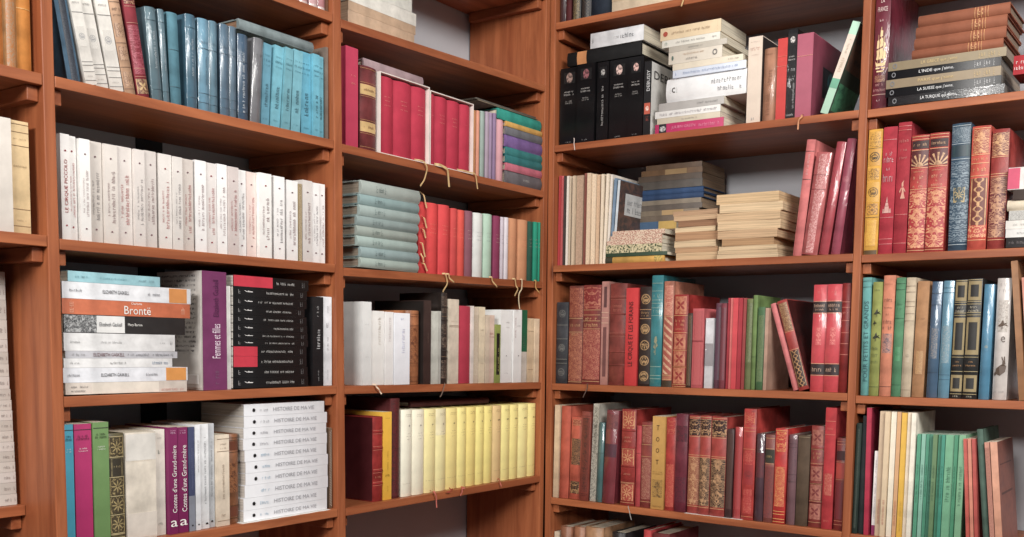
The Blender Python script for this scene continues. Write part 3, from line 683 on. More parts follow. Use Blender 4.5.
# ------------------------------------------------------------------ shelf with the mixed piles
on('A3', 'on the shelf with the black pile', .008)
OR = (214, 142, 62); INK = (74, 74, 80)
H([
 (65.6, 187, 393.4, 381.8, 'p', (216, 204, 192), 'cream paperback with small dark print, lowest of the pile by the upright', dict(T=[('u', '~8', .04, .15, .2, .2, INK), ('u', '~9', .04, .17, -.15, .2, INK), ('u', '~16', .77, .97, .25, .25, (190, 110, 100))], P=[(.2, .75, 'plain', (224, 214, 200), (0, 0, 0))])),
 (63.3, 187.7, 381.8, 367.5, 'p', (226, 228, 234), 'white paperback with orange patch near its tail, lower of the two', dict(P=[(.81, .985, 'plain', OR)], T=[('u', '~8', .03, .12, 0, .2, INK), ('u', 'ELIZABETH GASKELL', .28, .5, 0, .22, INK), ('u', '~9', .64, .74, 0, .2, INK)])),
 (63.8, 172.3, 367.5, 358.2, 'p', (232, 232, 232), 'plain white thin paperback with blue dash, above the lower orange-patched one', dict(T=[('u', '~6', .05, .13, 0, .25, GRY), ('u', '~10', .4, .55, 0, .3, GRY), ('u', '~10', .8, .96, 0, .35, (60, 90, 130))])),
 (65.5, 177.4, 358.2, 351.2, 'p', (196, 196, 202), 'thinnest grey-white paperback with a full line of print', dict(T=[('u', '~7', .05, .16, 0, .4, GRY), ('u', 'ELIZABETH GASKELL', .23, .5, 0, .5, (120, 80, 84)), ('u', '~22', .53, .96, 0, .42, INK)])),
 (63.8, 175, 351.2, 333.8, 'p', (226, 226, 226), 'thick plain white paperback with black mark at its end', dict(T=[('u', '~7', .05, .13, 0, .14, GRY), ('u', '~13', .31, .5, 0, .16, (150, 150, 150)), ('u', '~5', .85, .9, 0, .12, GRY), ('u', '~2', .95, .975, 0, .2, INK)])),
 (63.8, 185, 333.8, 316, 'p', (40, 37, 37), 'black paperback with grey photograph and white title box on its spine', dict(P=[(0, .25, 'marble', (74, 76, 78), (190, 192, 192)), (.25, .475, 'plain', (230, 230, 228))], T=[('u', '~9', .04, .12, 0, .2, (210, 210, 210)), ('u', 'Elizabeth Gaskell', .27, .45, 0, .22, INK), ('u', 'Mary Barton', .5, .62, 0, .2, WHT)])),
 (62, 190, 316, 301, 'p', (204, 108, 68), 'orange paperback with large white author lettering', dict(T=[('u', 'Brontë', .455, .665, .1, .56, WHT), ('u', 'Charlotte', .51, .595, -.36, .15, WHT), ('u', '~4', .05, .08, -.2, .4, (240, 190, 160)), ('u', '~4', .05, .08, .2, .4, (240, 190, 160)), ('u', '~3', .92, .95, 0, .5, (240, 190, 160))])),
 (62, 190.7, 301, 284.8, 'p', (228, 230, 234), 'white paperback with orange patch, upper one just under the blue book', dict(P=[(.815, .965, 'plain', (206, 134, 64))], T=[('u', '~8', .05, .14, 0, .18, INK), ('u', 'ELIZABETH GASKELL', .29, .49, 0, .22, INK), ('u', '~9', .64, .74, 0, .2, INK)])),
 (68, 160, 284.8, 274.4, 'p', (150, 200, 210), 'pale blue paperback topping the pile by the upright', dict(T=[('u', '~9', .07, .2, 0, .25, (90, 140, 150)), ('u', '~14', .33, .62, 0, .22, (90, 150, 160)), ('u', '~12', .75, .93, 0, .25, (110, 140, 150))])),
], 123, grp='books lying in the pile by the upright', )
V(202.6, 227, 271.6, 'p', (190, 184, 178), 'thick purple-spined paperback with grey printed back cover', D=.118, wear=.05, P=[(0, 1, 'plain', (116, 46, 94), (0, 0, 0), 1.0)], S=[('l', .04, .97, .02, .98, 'plain', (196, 190, 184), (0, 0, 0)), ('l', .08, .95, .3, .97, 'print', (196, 190, 184), (96, 92, 92)), ('l', .1, .42, .05, .13, 'plain', (226, 224, 222), (0, 0, 0))],
  T=[('u', 'Femmes et filles', .27, .56, .05, .34, (236, 214, 230)), ('u', 'Elizabeth Gaskell', .62, .93, .05, .22, (80, 26, 70)), ('u', '~9', .05, .17, .05, .2, (90, 34, 80))])
V(228, 233, 286, 'p', (222, 220, 216), 'thin white spine standing between purple book and black pile')
BKI = [(308.2, 233.6, 0), (307.6, 233.6, 0), (306.6, 233.6, 1), (306.6, 233.6, 1), (308, 233.6, 0), (307.6, 233.6, 0), (307.2, 233.6, 0), (306.6, 233.6, 0), (304.6, 233.6, 0), (306.6, 233.6, 0), (307, 233.6, 0), (308.6, 233.6, 1)]
BY = [388, 377, 366.8, 356.2, 346.7, 339.6, 332.8, 324.3, 315.8, 307.2, 298.2, 288.4, 277.6]
BNM = ['bottom black paperback', 'second black paperback from the bottom', 'black paperback with red band, lower of the two bands', 'black paperback with red band, upper of the two middle bands', 'fifth black paperback from the bottom, above both red bands', 'sixth black paperback from the bottom', 'sixth black paperback from the top', 'fifth black paperback from the top', 'fourth black paperback from the top', 'third black paperback from the top', 'second black paperback from the top', 'topmost black paperback with red band around its end']
it = []
for i in range(12):
    r = BKI[i]; rr = random.Random(i+40); a0 = .3+.25*rr.random()
    T = [('u', '~%d' % rr.randint(12, 18), a0, .8, 0, .26, (222, 220, 216)), ('u', '~2', .9, .945, 0, .5, (120, 118, 118))]
    P = []
    if r[2]: P = [(0.0 if i < 11 else .0, .31 if i < 11 else .5, 'plain', (204, 44, 66), (0, 0, 0), 1.0)]; T[0] = ('u', '~12', .36 if i < 11 else .55, .8, 0, .26, (222, 220, 216))
    else: T += [('u', '~1', .055, .1, 0, .42, (150, 148, 148)), ('u', 'v', .13, .2, -.05, .14, (232, 230, 228)), ('u', '-', .17, .24, -.02, .08, (232, 230, 228))]
    it.append((r[1], r[0], BY[i], BY[i+1], 'p', (20, 19, 20), BNM[i]+' in the lying pile', dict(P=P, T=T, wear=.08, fin='k', D=.11, pages=(210, 204, 196))))
H(it, 270, grp='black paperbacks in the lying pile')
V(312.2, 323.2, 297, 'p', (20, 19, 22), 'upright black paperback with white vertical title beside the black pile', T=[('u', '~10', .42, .65, 0, .3, (226, 226, 226)), ('u', '~8', .78, .9, -.05, .2, (190, 190, 190)), ('u', '~6', .06, .18, 0, .12, (180, 180, 180))], wear=.08)
V(323.6, 335.4, 297, 'p', (228, 230, 234), 'upright white paperback with black emblem against the middle upright', T=[('u', '~10', .4, .55, 0, .2, GRY), ('x', '~2', .68, .05, 0, .25, BLK), ('u', '~5', .82, .9, 0, .15, GRY), ('u', '~6', .06, .18, 0, .1, GRY)])
# ------------------------------------------------------------------ lower left shelf
on('A4', 'on the lowest left shelf', .012)
for a, b, t, c, l in [(65, 74.6, 424.6, (62, 158, 184), 'bright cyan-blue tall book touching the end upright'), (75.2, 92.6, 424, (174, 36, 100), 'magenta tall book between cyan and green ones'), (93.2, 109, 422.2, (104, 140, 82), 'leaf green tall book beside the magenta one')]:
    V(a, b, t, 'p', c, l, T=[('x', 'MUSSET' if 0 else '~6', .905, .022, 0, .6, BLK), ('x', '~7', .882, .022, 0, .75, BLK), ('x', '~7', .805, .014, 0, .45, WHT), ('x', '~8', .785, .012, 0, .55, WHT)], L=[.955], Lc=(60, 60, 60), wear=.06)
V(109.4, 124.8, 433.2, 'l', (92, 84, 56), 'olive book with black-gilt snowflake squares down its spine', bulge=.002, P=[(.79, .96, 'rosette', (70, 60, 40), (178, 158, 104)), (.61, .77, 'frame', (58, 52, 40), (120, 108, 76)), (.44, .595, 'rosette', (70, 60, 40), (178, 158, 104)), (.27, .42, 'rosette', (70, 60, 40), (178, 158, 104)), (.10, .25, 'rosette', (70, 60, 40), (178, 158, 104))], L=[.97, .785, .603, .43, .26, .09, .08, .05], Lc=(206, 188, 140), T=[('x', '~6', .7, .02, 0, .45, (190, 170, 120))])
V(126, 156, 432.2, 'p', (216, 206, 190), 'very thick bare cream book in a paper jacket', P=[(.74, .985, 'plain', (218, 214, 206), (0, 0, 0), 1.0), (0.02, .25, 'plain', (208, 198, 186), (0, 0, 0), 1.0)], T=[('x', '~11', .735, .008, 0, .7, (200, 180, 150))])
V(156.4, 167.4, 429.6, 'p', (220, 212, 200), 'cream book with small square emblem and short rules', T=[('x', '~1', .79, .035, 0, .3, (110, 120, 110)), ('x', '~3', .92, .01, 0, .4, GRY), ('x', '~3', .11, .03, 0, .4, (110, 120, 110))])
for a, b, l in [(167.8, 177, 'purple paperback with white vertical title, first of the pair'), (177.3, 187.4, 'purple paperback with white vertical title, second of pair next to navy book')]:
    V(a, b, 427.2, 'p', (122, 24, 84), l, T=[('u', "Contes d'une Grand-mère", .2, .83, .08, .5, WHT), ('x', 'a', .1, .06, -.02, .75, WHT), ('x', '~4', .95, .02, 0, .6, (230, 200, 220)), ('x', '~4', .97, .012, 0, .6, (230, 200, 220))], wear=.06, grp='purple pair of paperbacks')
V(188, 194.4, 427, 'p', (62, 70, 104), 'slim navy paperback with grey foot after the purple pair', P=[(0, .34, 'plain', (126, 130, 142), (0, 0, 0), 1.0)], T=[('x', '.', .055, .016, 0, .3, BLK), ('u', '~11', .4, .8, 0, .3, (110, 118, 150))])
V(194.7, 199.6, 424.6, 'p', (226, 228, 232), 'thin white paperback with grey print beside the navy one', T=[('u', '~10', .55, .86, 0, .3, GRY), ('x', '.', .055, .014, 0, .35, BLK)])
V(200, 209, 424, 'p', (224, 226, 228), 'white paperback with long thin vertical title', T=[('u', '~22', .24, .88, .05, .22, (90, 92, 98)), ('x', '.', .05, .02, .2, .3, BLK)])
V(209.3, 215.8, 423.6, 'p', (186, 190, 194), 'pale grey paperback with dark blot at the foot', T=[('u', '~16', .3, .86, 0, .3, (120, 122, 126)), ('x', '.', .06, .02, 0, .35, BLK)])
V(216.2, 229, 434.7, 'p', (222, 206, 184), 'cream old paperback with brown title lines beside the leather one', T=[('u', '~16', .3, .68, 0, .16, (120, 96, 76)), ('x', '~5', .9, .02, 0, .5, (120, 96, 76)), ('x', '~5', .855, .02, 0, .5, (120, 96, 76)), ('x', '~4', .12, .04, 0, .35, (120, 96, 76))], L=[.955, .82, .06], Lc=(150, 124, 100))
V(229.6, 243, 434.4, 'l', (142, 88, 52), 'tan leather-bound book with dark stamped panels by the white set', L=[.96, .93, .8, .2, .06], Lc=(70, 40, 24), P=[(.35, .68, 'vase', (170, 108, 62), (86, 46, 26), .7), (.82, .92, 'plain', (110, 56, 32)), (.08, .19, 'plain', (110, 56, 32))])
WY_ = [516.2, 505, 493.1, 480.9, 469.3, 458.2, 446.9, 436.0, 425.4, 414.3, 402.7]
WX_ = [(244, 327), (244, 327), (245.2, 328), (246, 327.6), (246, 328), (245, 326.6), (243.6, 327), (244, 326.2), (244.4, 327), (244.2, 324.2)]
it = []
for i in range(10):
    T = [('u', 'HISTOIRE DE MA VIE', .34, .86, 0, .34, (168, 168, 174)), ('u', '~4', .18, .28, 0, .28, (120, 170, 200) if i < 6 else (150, 150, 156)), ('u', '.', .09, .125, 0, .34, (20, 20, 22))]
    if i == 2: T.pop()
    it.append((WX_[i][0], WX_[i][1], WY_[i], WY_[i+1], 'p', (226, 227, 231), ('white paperback volume, %s from the bottom of the ten-volume pile' % ORD[i+1] if 0 < i < 9 else 'white paperback volume at the bottom of the ten-volume pile' if i == 0 else 'white paperback volume on top of the ten-volume pile'), dict(T=T, wear=.05, D=.115, pages=(196, 188, 178))))
H(it, 285, grp='ten-volume white set lying in a pile', zb=sheet('A4', 'L', 243, 331, 'white paper sheet sticking out under the ten-volume white pile', 285, 516))
V(329.5, 336.6, 428, 't', (110, 84, 62), 'torn spiral-bound brown booklet squeezed between white pile and upright', P=[(0.03, .97, 'twist', (92, 66, 48), (206, 196, 180), .8)])
# ------------------------------------------------------------------ column at the left edge of the photo
on('Z1', 'on the upper shelf at the photo edge', .012)
V(-14, 3, -70, 'h', (196, 116, 40), 'orange-tan cloth book furthest from the upright', ym=30)
V(3.4, 18.2, -68, 'h', (172, 120, 66), 'orange book with greyish worn streak in the middle', ym=30, P=[(.0, .98, 'marble', (186, 112, 40), (150, 136, 112), .6)])  # grey-beige glint painted on the spine as a mottled streak
V(18.6, 33.4, -66, 'h', (206, 130, 44), 'bright orange cloth book with brown stain near the foot', ym=30, L=[.46], Lc=(230, 180, 100))
on('Z2', 'on the middle shelf at the photo edge', .012)
V(-8, 12.6, 117, 'p', (216, 208, 198), 'white bare old paperback cut by the photo edge', wear=.08)
V(13, 31.8, 121, 'p', (220, 190, 140), 'buff old paperback with brown title rules', T=[('x', '~10', .6, .018, 0, .75, (110, 80, 56)), ('x', '~8', .84, .014, 0, .7, (130, 100, 76)), ('x', '~6', .12, .014, 0, .5, (130, 100, 76))], L=[.97, .9, .78, .22, .07], Lc=(150, 116, 84))
V(33, 40.8, 103, 'p', (112, 98, 84), 'ragged grey-brown tall volume behind the buff paperback', sb=.05, D=.13)
SH['Z4'] = SH['Z4']
on('Z4', 'at the photo edge', Z4D+.012)
zy = [505, 494.5, 483, 472.5, 462, 451.5, 442, 431, 420.5, 410.5, 400, 389, 376.5, 364, 352, 339.5, 320, 300, 285, 272]
it = []
zx = [17, 16.2, 15.8, 15.2, 14.6, 14.2, 13.4, 12.8, 12.4, 11.6, 10.6, 9.4, 8.8, 8.2, 7.6, 7, 6.2, 5.4, 5, 4.4]
for i in range(19):
    it.append((-62, zx[i], zy[i], zy[i+1], 'p', ((206, 200, 192), (196, 190, 182), (210, 204, 198))[i % 3], ('lowest grey-white paperback of the tall pile' if i == 0 else 'topmost grey-white paperback of the tall pile' if i == 18 else 'grey-white paperback, %s from the bottom of the tall pile' % ORD[i+1]), dict(T=[('u', '~5', .84, .93, 0, .3, (110, 100, 98)), ('u', '~1', .965, .985, 0, .3, (120, 100, 96))], wear=.07, D=.1)))
H(it, 6, grp='grey-white paperbacks in the tall pile')
# ================================================================== MIDDLE BAY
on('B0', 'on the top middle shelf', .02)
PGC = (206, 178, 146)
o_ = H([(348, 414.3, 29.9, 22, 'p', (200, 168, 138), 'brown-edged old volume lying lowest in the pile', dict(pages=(200, 168, 138))),
   (348.4, 415.6, 22, 13, 'p', (192, 160, 130), 'tan old volume lying second in the pile', dict(pages=(196, 164, 132))),
   (348, 416.2, 13, 0, 'p', (222, 218, 208), 'whitish paper-bound volume lying third in the pile', dict(pages=(206, 196, 178))),
   (349, 412, 0, -13, 'p', (216, 214, 204), 'pale narrower volume lying fourth, topmost in view', dict(pages=(206, 200, 184)))], 381.5, grp='old volumes lying in a pile')
# ------------------------------------------------------------------ red sets in slipcases
on('B1', 'on the red sets shelf', .005)
V(346.4, 358.8, 47, 'h', (188, 52, 84), 'crimson tall slim cloth book beside the middle upright', wear=.06, T=[('x', '~5', .72, .02, .1, .4, (226, 150, 130)), ('x', '~4', .64, .02, .1, .35, (226, 150, 130))], bulge=0)
V(362.2, 378.6, 66.5, 'l', (112, 40, 42), 'brown leather-bound book with two cream and gilt labels', P=[(.66, .78, 'plain', (206, 170, 110)), (.22, .34, 'plain', (206, 170, 110))], L=[.97, .8, .64, .36, .2, .04], Lc=(190, 140, 90), T=[('x', '~6', .72, .03, 0, .6, (110, 60, 40)), ('x', '~6', .28, .03, 0, .6, (110, 60, 40))], bulge=.004)
def slipcase(x0, x1, yt, label, vols, D=.135, kk=()):
    w, d = 'L', .005
    xc = (x0+x1)/2; s0 = sz(w, x0, 130, d)[0]; s1 = sz(w, x1, 130, d)[0]
    zb = ztop('B1', (s0+s1)/2)+.0002; h = sz(w, xc, yt, d)[1]-zb
    r = empty('slipcase', lab(label), 'slipcase', CTX['grp'])
    W = s1-s0; a = .0022; bm = bmesh.new()
    box_bm(bm, -W/2, -W/2+a, 0, D, 0, h, .0004); box_bm(bm, W/2-a, W/2, 0, D, 0, h, .0004)
    box_bm(bm, -W/2+a, W/2-a, 0, D, h-a, h, .0004); box_bm(bm, -W/2+a, W/2-a, 0, D, 0, a, .0004); box_bm(bm, -W/2+a, W/2-a, D-a, D, a, h-a, .0004)
    bm_obj('case_shell', bm, mat_cover((224, 212, 204), 'p', .06), r)
    r.matrix_basis = WROT[w] @ Matrix.Translation(((s0+s1)/2, d, zb))
    n = len(vols); tot = sum(v[0] for v in vols); x = s0+a+.0005; av = W-2*a-.001
    for wd, l, tt in vols:
        t = av*wd/tot; hh = h-2*a-.004
        b = make_book('h', t-.0004, hh, D-a-.008, (184, 42, 68), lab(l), 'crimson volumes in slipcases', T=[('x', '~5', .74, .016, 0, .4, (232, 150, 130)), ('x', '~4', .69, .016, 0, .32, (232, 150, 130)), ('x', '~5', .63, .016, 0, .4, (232, 150, 130))] if tt else [('x', '~5', .7, .014, 0, .35, (214, 110, 110))], bulge=.006, wear=.07)
        b.matrix_basis = WROT[w] @ Matrix.Translation((x+t/2, d+.0035, zb+a+.0004)); x += t; out_.append(b)
    return r
out_ = []
slipcase(380, 429.6, 79, 'white-edged slipcase holding three crimson volumes', [(14, 'first crimson volume in the three-volume slipcase', 1), (17, 'middle crimson volume in the three-volume slipcase', 1), (14, 'last crimson volume in the three-volume slipcase', 1)])
slipcase(430.2, 473.6, 97, 'thin grey-edged slipcase holding four crimson volumes', [(6, 'narrow first crimson volume in the four-volume slipcase', 0), (12.4, 'second crimson volume in the four-volume slipcase', 1), (12.8, 'third crimson volume in the four-volume slipcase', 1), (11, 'last crimson volume in the four-volume slipcase', 0)])
ribbon(out_[2], 'L', [(414.5, 161.2, -.001), (424.5, 162.2), (427, 170), (424.3, 179), (420.5, 186)])
ribbon(out_[4], 'L', [(434.5, 165.6, -.001), (443, 166.3), (447.9, 171.6), (449, 187)], wd=.005)
ribbon(out_[6], 'L', [(457, 170.6, -.001), (470, 172.4), (475.8, 175.5), (477.4, 189)])
zsl = sz('L', 404.8, 79, .005)[1]+.0006
H([(364, 423.6, 77, 68.2, 'h', (168, 142, 146), 'pinkish-grey cloth book lying on top of the slipcase', dict(D=.13, sb=.014, bulge=.002, xc=396))], 396, zb=zsl)
for a, b, t, c, l, k in [(474, 477.8, 110, (206, 142, 92), 'thin orange-tan book right after the second slipcase', 'h'), (478.1, 481.4, 110.4, (220, 150, 124), 'thin salmon book after the orange-tan one', 'h'), (482, 486.4, 111, (150, 168, 160), 'thin grey-green book among the pastel ones', 'h'), (486.7, 490.3, 111.6, (168, 150, 166), 'thin greyish lilac book among the pastel ones', 'h'), (490.5, 494.4, 112.5, (170, 146, 178), 'thin lilac book among the pastel ones', 'h'), (494.6, 497.8, 113, (142, 118, 150), 'thin violet-grey book beside the pink one', 'h'), (498.2, 506.4, 114, (222, 164, 172), 'pale pink book beside the lying pastel pile', 'h')]:
    V(a, b, t, k, c, l, wear=.07, D=.1)
o_ = H([(507, 545, 185.6, 174.2, 'h', (104, 98, 102), 'grey cloth book lying lowest in the pastel pile', dict(D=.1, T=[('u', '~5', .45, .62, 0, .2, (200, 196, 190))])),
 (507, 545, 174.2, 166.6, 'h', (196, 104, 122), 'rose pink book lying second in the pastel pile', dict(D=.1)),
 (507, 544.6, 166.6, 158.6, 'h', (44, 116, 118), 'dark teal book lying third in the pastel pile', dict(D=.1)),
 (507, 543.6, 158.6, 151, 'h', (48, 124, 124), 'teal book lying fourth in the pastel pile', dict(D=.1)),
 (506.6, 543.4, 150, 139.2, 'h', (122, 92, 150), 'violet book lying in the middle of the pastel pile', dict(D=.1)),
 (506.6, 543, 139, 131.2, 'h', (112, 112, 118), 'slate grey book lying under the yellow one', dict(D=.1)),
 (506.6, 542.4, 131.2, 126, 'h', (214, 164, 78), 'thin yellow-ochre book lying under the green one', dict(D=.1)),
 (499, 541.6, 126, 115.6, 'h', (36, 152, 136), 'bright sea-green book lying on top of pastel books', dict(D=.1))], 524, grp='pastel books lying in a pile', sb=.005)
zpt = sz('L', 520, 115.0, .014)[1]+.001
H([(478, 538, 115, 111.6, 'h', (128, 112, 92), 'thin tan-edged board book lying across the pastel spines', dict(D=.11, xc=505)), (476, 536, 111.6, 106.8, 'h', (96, 90, 82), 'thin olive-grey book lying topmost over the pastel spines', dict(D=.11, xc=505))], 505, zb=zpt, sb=.012)
# ------------------------------------------------------------------ pale green pile and red volumes
on('B2', 'on the pale green pile shelf', .003)
by = [270.6, 260.2, 249.8, 239.5, 229.8, 220, 209.2, 198.8, 185.2]
bx = [(361.2, 419), (361.2, 419.6), (357.8, 418), (357.6, 418), (357.6, 419), (360.2, 420.2), (360.4, 419.6), (361.8, 420.8)]
bc = [(154, 168, 160), (140, 160, 160), (156, 174, 168), (150, 160, 152), (138, 154, 152), (154, 170, 166), (136, 160, 160), (160, 170, 164)]
it = []
for i in range(8):
    it.append((bx[i][0], bx[i][1], by[i], by[i+1], 'h', bc[i], 'pale grey-green cloth volume, %s of the eight-volume pile' % ('lowest' if i == 0 else 'topmost' if i == 7 else ORD[i+1]+' from the bottom'), dict(bulge=.0045, D=.125, wear=.07, pages=(176, 160, 140), T=[('u', '~1', .24, .262, 0, .5, (60, 80, 80)), ('u', '~4', .28, .36, 0, .38, (60, 80, 80)), ('u', '~1', .38, .4, 0, .5, (60, 80, 80))])))
G8 = H(it, 391, grp='pale grey-green volumes in a pile')
for i, pts in [(7, [(420.2, 192, .015), (423.5, 195), (427, 208)]), (5, [(419.6, 214, .015), (424, 218), (427, 228)]), (4, [(419, 226, .015), (423.5, 230), (426, 238)]), (2, [(420.4, 242.4, .004), (422, 243), (425.4, 257)]), (1, [(421, 253.4, .004), (422.6, 257), (424, 262)]), (0, [(419, 263, .015), (424, 263.5), (427.5, 271)])]:
    ribbon(G8[i], 'L', pts, d0=.0, wd=.0036, col=(226, 186, 130))
rb = []
for a, b, t, c, l in [(421, 429.2, 202, (190, 48, 48), 'scarlet cloth book half behind the green pile ribbons'), (429.6, 441.4, 203, (222, 66, 66), 'scarlet cloth book, second of the red run and widest'), (441.7, 452.8, 205, (214, 64, 66), 'scarlet cloth book, third of the red run'), (453, 459.6, 208.4, (200, 66, 64), 'slim scarlet cloth book, fourth of the red run'), (459.9, 467.2, 210, (220, 78, 66), 'slim orange-red cloth book ending the red run'), (467.6, 475.6, 211, (136, 84, 98), 'dusty purple cloth book between red and white'), (475.9, 485.8, 213, (214, 216, 212), 'white cloth book with dark title bars'), (486.1, 494.6, 214, (172, 200, 180), 'mint green cloth book with dark title bars'), (495.2, 502, 216, (132, 50, 84), 'plum purple cloth book beside the mint one'), (502.3, 506, 217, (206, 196, 206), 'narrow lilac-white cloth book beside the plum one'), (506.2, 510.2, 217.4, (214, 206, 212), 'narrow white cloth book before the tan pair'), (510.6, 519.8, 218.4, (202, 140, 100), 'tan-orange cloth book, first of the tan pair'), (520, 529.2, 220, (196, 136, 96), 'tan-orange cloth book, second of the tan pair'), (529.6, 534.8, 221.4, (42, 84, 70), 'dark green narrow cloth book'), (535, 539.4, 222, (20, 140, 112), 'bright green cloth book, first of two'), (539.6, 545, 222.6, (22, 148, 118), 'bright green cloth book touching the corner upright')]:
    tc = (90, 110, 110) if sum(c) > 520 else (236, 150, 120) if c[0] > 180 else (206, 190, 170)
    rb.append(V(a, b, t, 'h', c, l, wear=.06, D=.11, T=[('x', '~5', .7, .014, 0, .5, tc), ('x', '~4', .64, .014, 0, .4, tc), ('x', '~5', .58, .014, 0, .5, tc)]))
ribbon(rb[1], 'L', [(442, 276.6, 0), (447.4, 281), (445.6, 287), (442.6, 292)]); ribbon(rb[2], 'L', [(446, 277, 0), (450, 278.5), (454, 282.4)])
ribbon(rb[6], 'L', [(489, 281, 0), (493, 281.6), (497, 287)]); ribbon(rb[9], 'L', [(512, 284.2, 0), (516.4, 286), (517.6, 290), (514.5, 296)])
ribbon(rb[11], 'L', [(520, 285, 0), (522, 288), (519, 294), (519.5, 309)], col=(230, 210, 170)); ribbon(rb[14], 'L', [(534, 286, 0), (536, 288), (539.4, 293)], col=(206, 160, 90))
# ------------------------------------------------------------------ mostly white books
on('B3', 'on the white and tan shelf', .004)
pb = {}
def B3(i, *a, **k): pb[i] = V(*a, **k)
B3(0, 363.2, 372.4, 301.8, 'p', (218, 218, 216), 'tall white paperback with grey shaded side beside the middle upright', D=.112, T=[('x', '~3', .73, .008, 0, .4, GRY), ('x', '~3', .34, .008, 0, .4, GRY)], wear=.05)
B3(1, 372.8, 385.6, 311, 'p', (228, 226, 222), 'white paperback with faint brown title, first of three alike', T=[('u', '~8', .55, .92, .1, .22, (200, 186, 170))], wear=.05, D=.1)
B3(2, 386, 394.2, 312, 'p', (230, 228, 226), 'narrower white paperback, middle of three alike', T=[('u', '~8', .6, .93, 0, .3, (206, 190, 190))], wear=.05, D=.1)
B3(3, 394.6, 410, 313.2, 'p', (232, 234, 240), 'wide cool-white paperback with pale lilac title', T=[('u', '~8', .45, .8, .05, .2, (190, 190, 220)), ('x', '~2', .92, .03, 0, .2, (170, 180, 220))], wear=.04, D=.1)
B3(4, 410.4, 424, 310.6, 'l', (168, 104, 62), 'light brown leather-bound book with stamped panel', L=[.95, .92, .8, .78, .28, .25, .1, .04], Lc=(104, 58, 34), P=[(.3, .76, 'vase', (178, 112, 66), (104, 56, 32), .75)], D=.1)
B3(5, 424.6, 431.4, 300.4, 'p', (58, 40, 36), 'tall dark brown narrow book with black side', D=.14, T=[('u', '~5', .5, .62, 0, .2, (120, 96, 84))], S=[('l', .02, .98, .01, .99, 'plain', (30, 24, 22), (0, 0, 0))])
B3(6, 439.8, 443, 311.2, 'p', (186, 186, 178), 'pale grey book with wide side showing and dark thumb mark', D=.1)
B3(7, 443.4, 449.6, 292.6, 'l', (44, 34, 30), 'black ornate leather-bound book with raised bands, tallest here', bulge=.003, P=[(.78, .96, 'scroll', (38, 30, 28), (128, 108, 92)), (.4, .66, 'scroll', (38, 30, 28), (128, 108, 92)), (.06, .26, 'scroll', (38, 30, 28), (128, 108, 92))], B=[.7, .36, .28, .84], L=[.74, .3], Lc=(130, 104, 80), D=.12)
B3(8, 450, 459.6, 299.3, 'p', (212, 198, 178), 'tall cream paperback with rule near the middle', T=[('x', '~7', .74, .014, 0, .6, (140, 116, 96))], L=[.69, .675], Lc=(140, 116, 96), D=.11)
B3(9, 460, 471.6, 306, 'h', (178, 48, 70), 'crimson cloth book among the white ones', wear=.06, bulge=.003, D=.1)
B3(10, 471.9, 474.5, 306, 'p', (222, 212, 204), 'thin white spine touching the crimson book', D=.1)
B3(11, 474.8, 480, 307.4, 'p', (206, 190, 168), 'cream paperback with stained spine', P=[(.1, .9, 'marble', (212, 198, 176), (186, 166, 140))], D=.1)
B3(12, 480.3, 486.2, 307, 'p', (222, 206, 176), 'ivory paperback with two short title rules', T=[('x', '~5', .7, .02, 0, .6, (120, 96, 76)), ('x', '~5', .62, .008, 0, .7, (120, 96, 76)), ('x', '~5', .26, .014, 0, .5, (120, 96, 76))], D=.1)
B3(13, 486.7, 490.4, 315.4, 'p', (206, 188, 166), 'short cream paperback, first of a short pair', D=.095)
B3(14, 490.7, 496.2, 315.2, 'p', (216, 190, 172), 'short pinkish paperback with red author line', T=[('x', '~6', .73, .03, 0, .7, (170, 90, 84)), ('x', '~4', .2, .014, 0, .5, GRY)], L=[.68], Lc=(170, 110, 96), D=.095)
B3(15, 496.6, 501.6, 324.6, 'p', (138, 150, 72), 'short green paperback with long black oval label', P=[(.14, .85, 'plain', (26, 24, 22), (0, 0, 0), .6)], T=[('u', '~12', .2, .6, 0, .25, (214, 200, 120))], D=.09)
B3(16, 502, 513.6, 310, 'p', (226, 226, 224), 'big white paperback with wide pale side', T=[('x', '~3', .83, .02, .1, .25, GRY), ('x', '~3', .76, .014, .1, .3, GRY), ('x', '.', .37, .012, 0, .1, GRY), ('x', '~3', .13, .01, 0, .3, GRY)], D=.1, wear=.05)
B3(17, 514, 522.2, 310, 'p', (228, 228, 226), 'big white paperback with thin vertical print', T=[('u', '~9', .62, .9, -.3, .14, (150, 90, 90)), ('x', '~3', .78, .02, .1, .4, GRY), ('x', '.', .37, .016, .1, .15, GRY)], D=.1, wear=.05)
B3(18, 522.6, 528.6, 310, 'p', (206, 198, 186), 'paperback with dark green upper spine and cream foot', P=[(.425, 1, 'plain', (14, 96, 62), (0, 0, 0), 1.0)], T=[('u', '~7', .48, .66, -.1, .35, (10, 60, 40))], D=.1)
B3(19, 529, 535, 318.4, 'p', (212, 186, 150), 'tan old paperback after the green one', L=[.8, .2], Lc=(150, 120, 90), D=.095)
B3(20, 535.3, 539.6, 318.8, 'p', (220, 196, 164), 'narrow tan old paperback, last but one', D=.095)
B3(21, 539.8, 543.2, 319.2, 'p', (226, 208, 184), 'narrow pale old paperback touching the corner upright', T=[('x', '~3', .9, .02, 0, .6, GRY)], D=.095)
V(431.9, 439.4, 311.2, 'p', (196, 198, 188), 'pale grey-green book beside the tall dark brown one', D=.1)
ribbon(pb[1], 'L', [(372.5, 385.6, 0), (377, 387.3), (379.5, 390.5), (381.4, 394)], col=(224, 196, 170)); ribbon(pb[7], 'L', [(444.4, 385.4, 0), (443.4, 390), (440, 397)], col=(130, 110, 96), wd=.002)
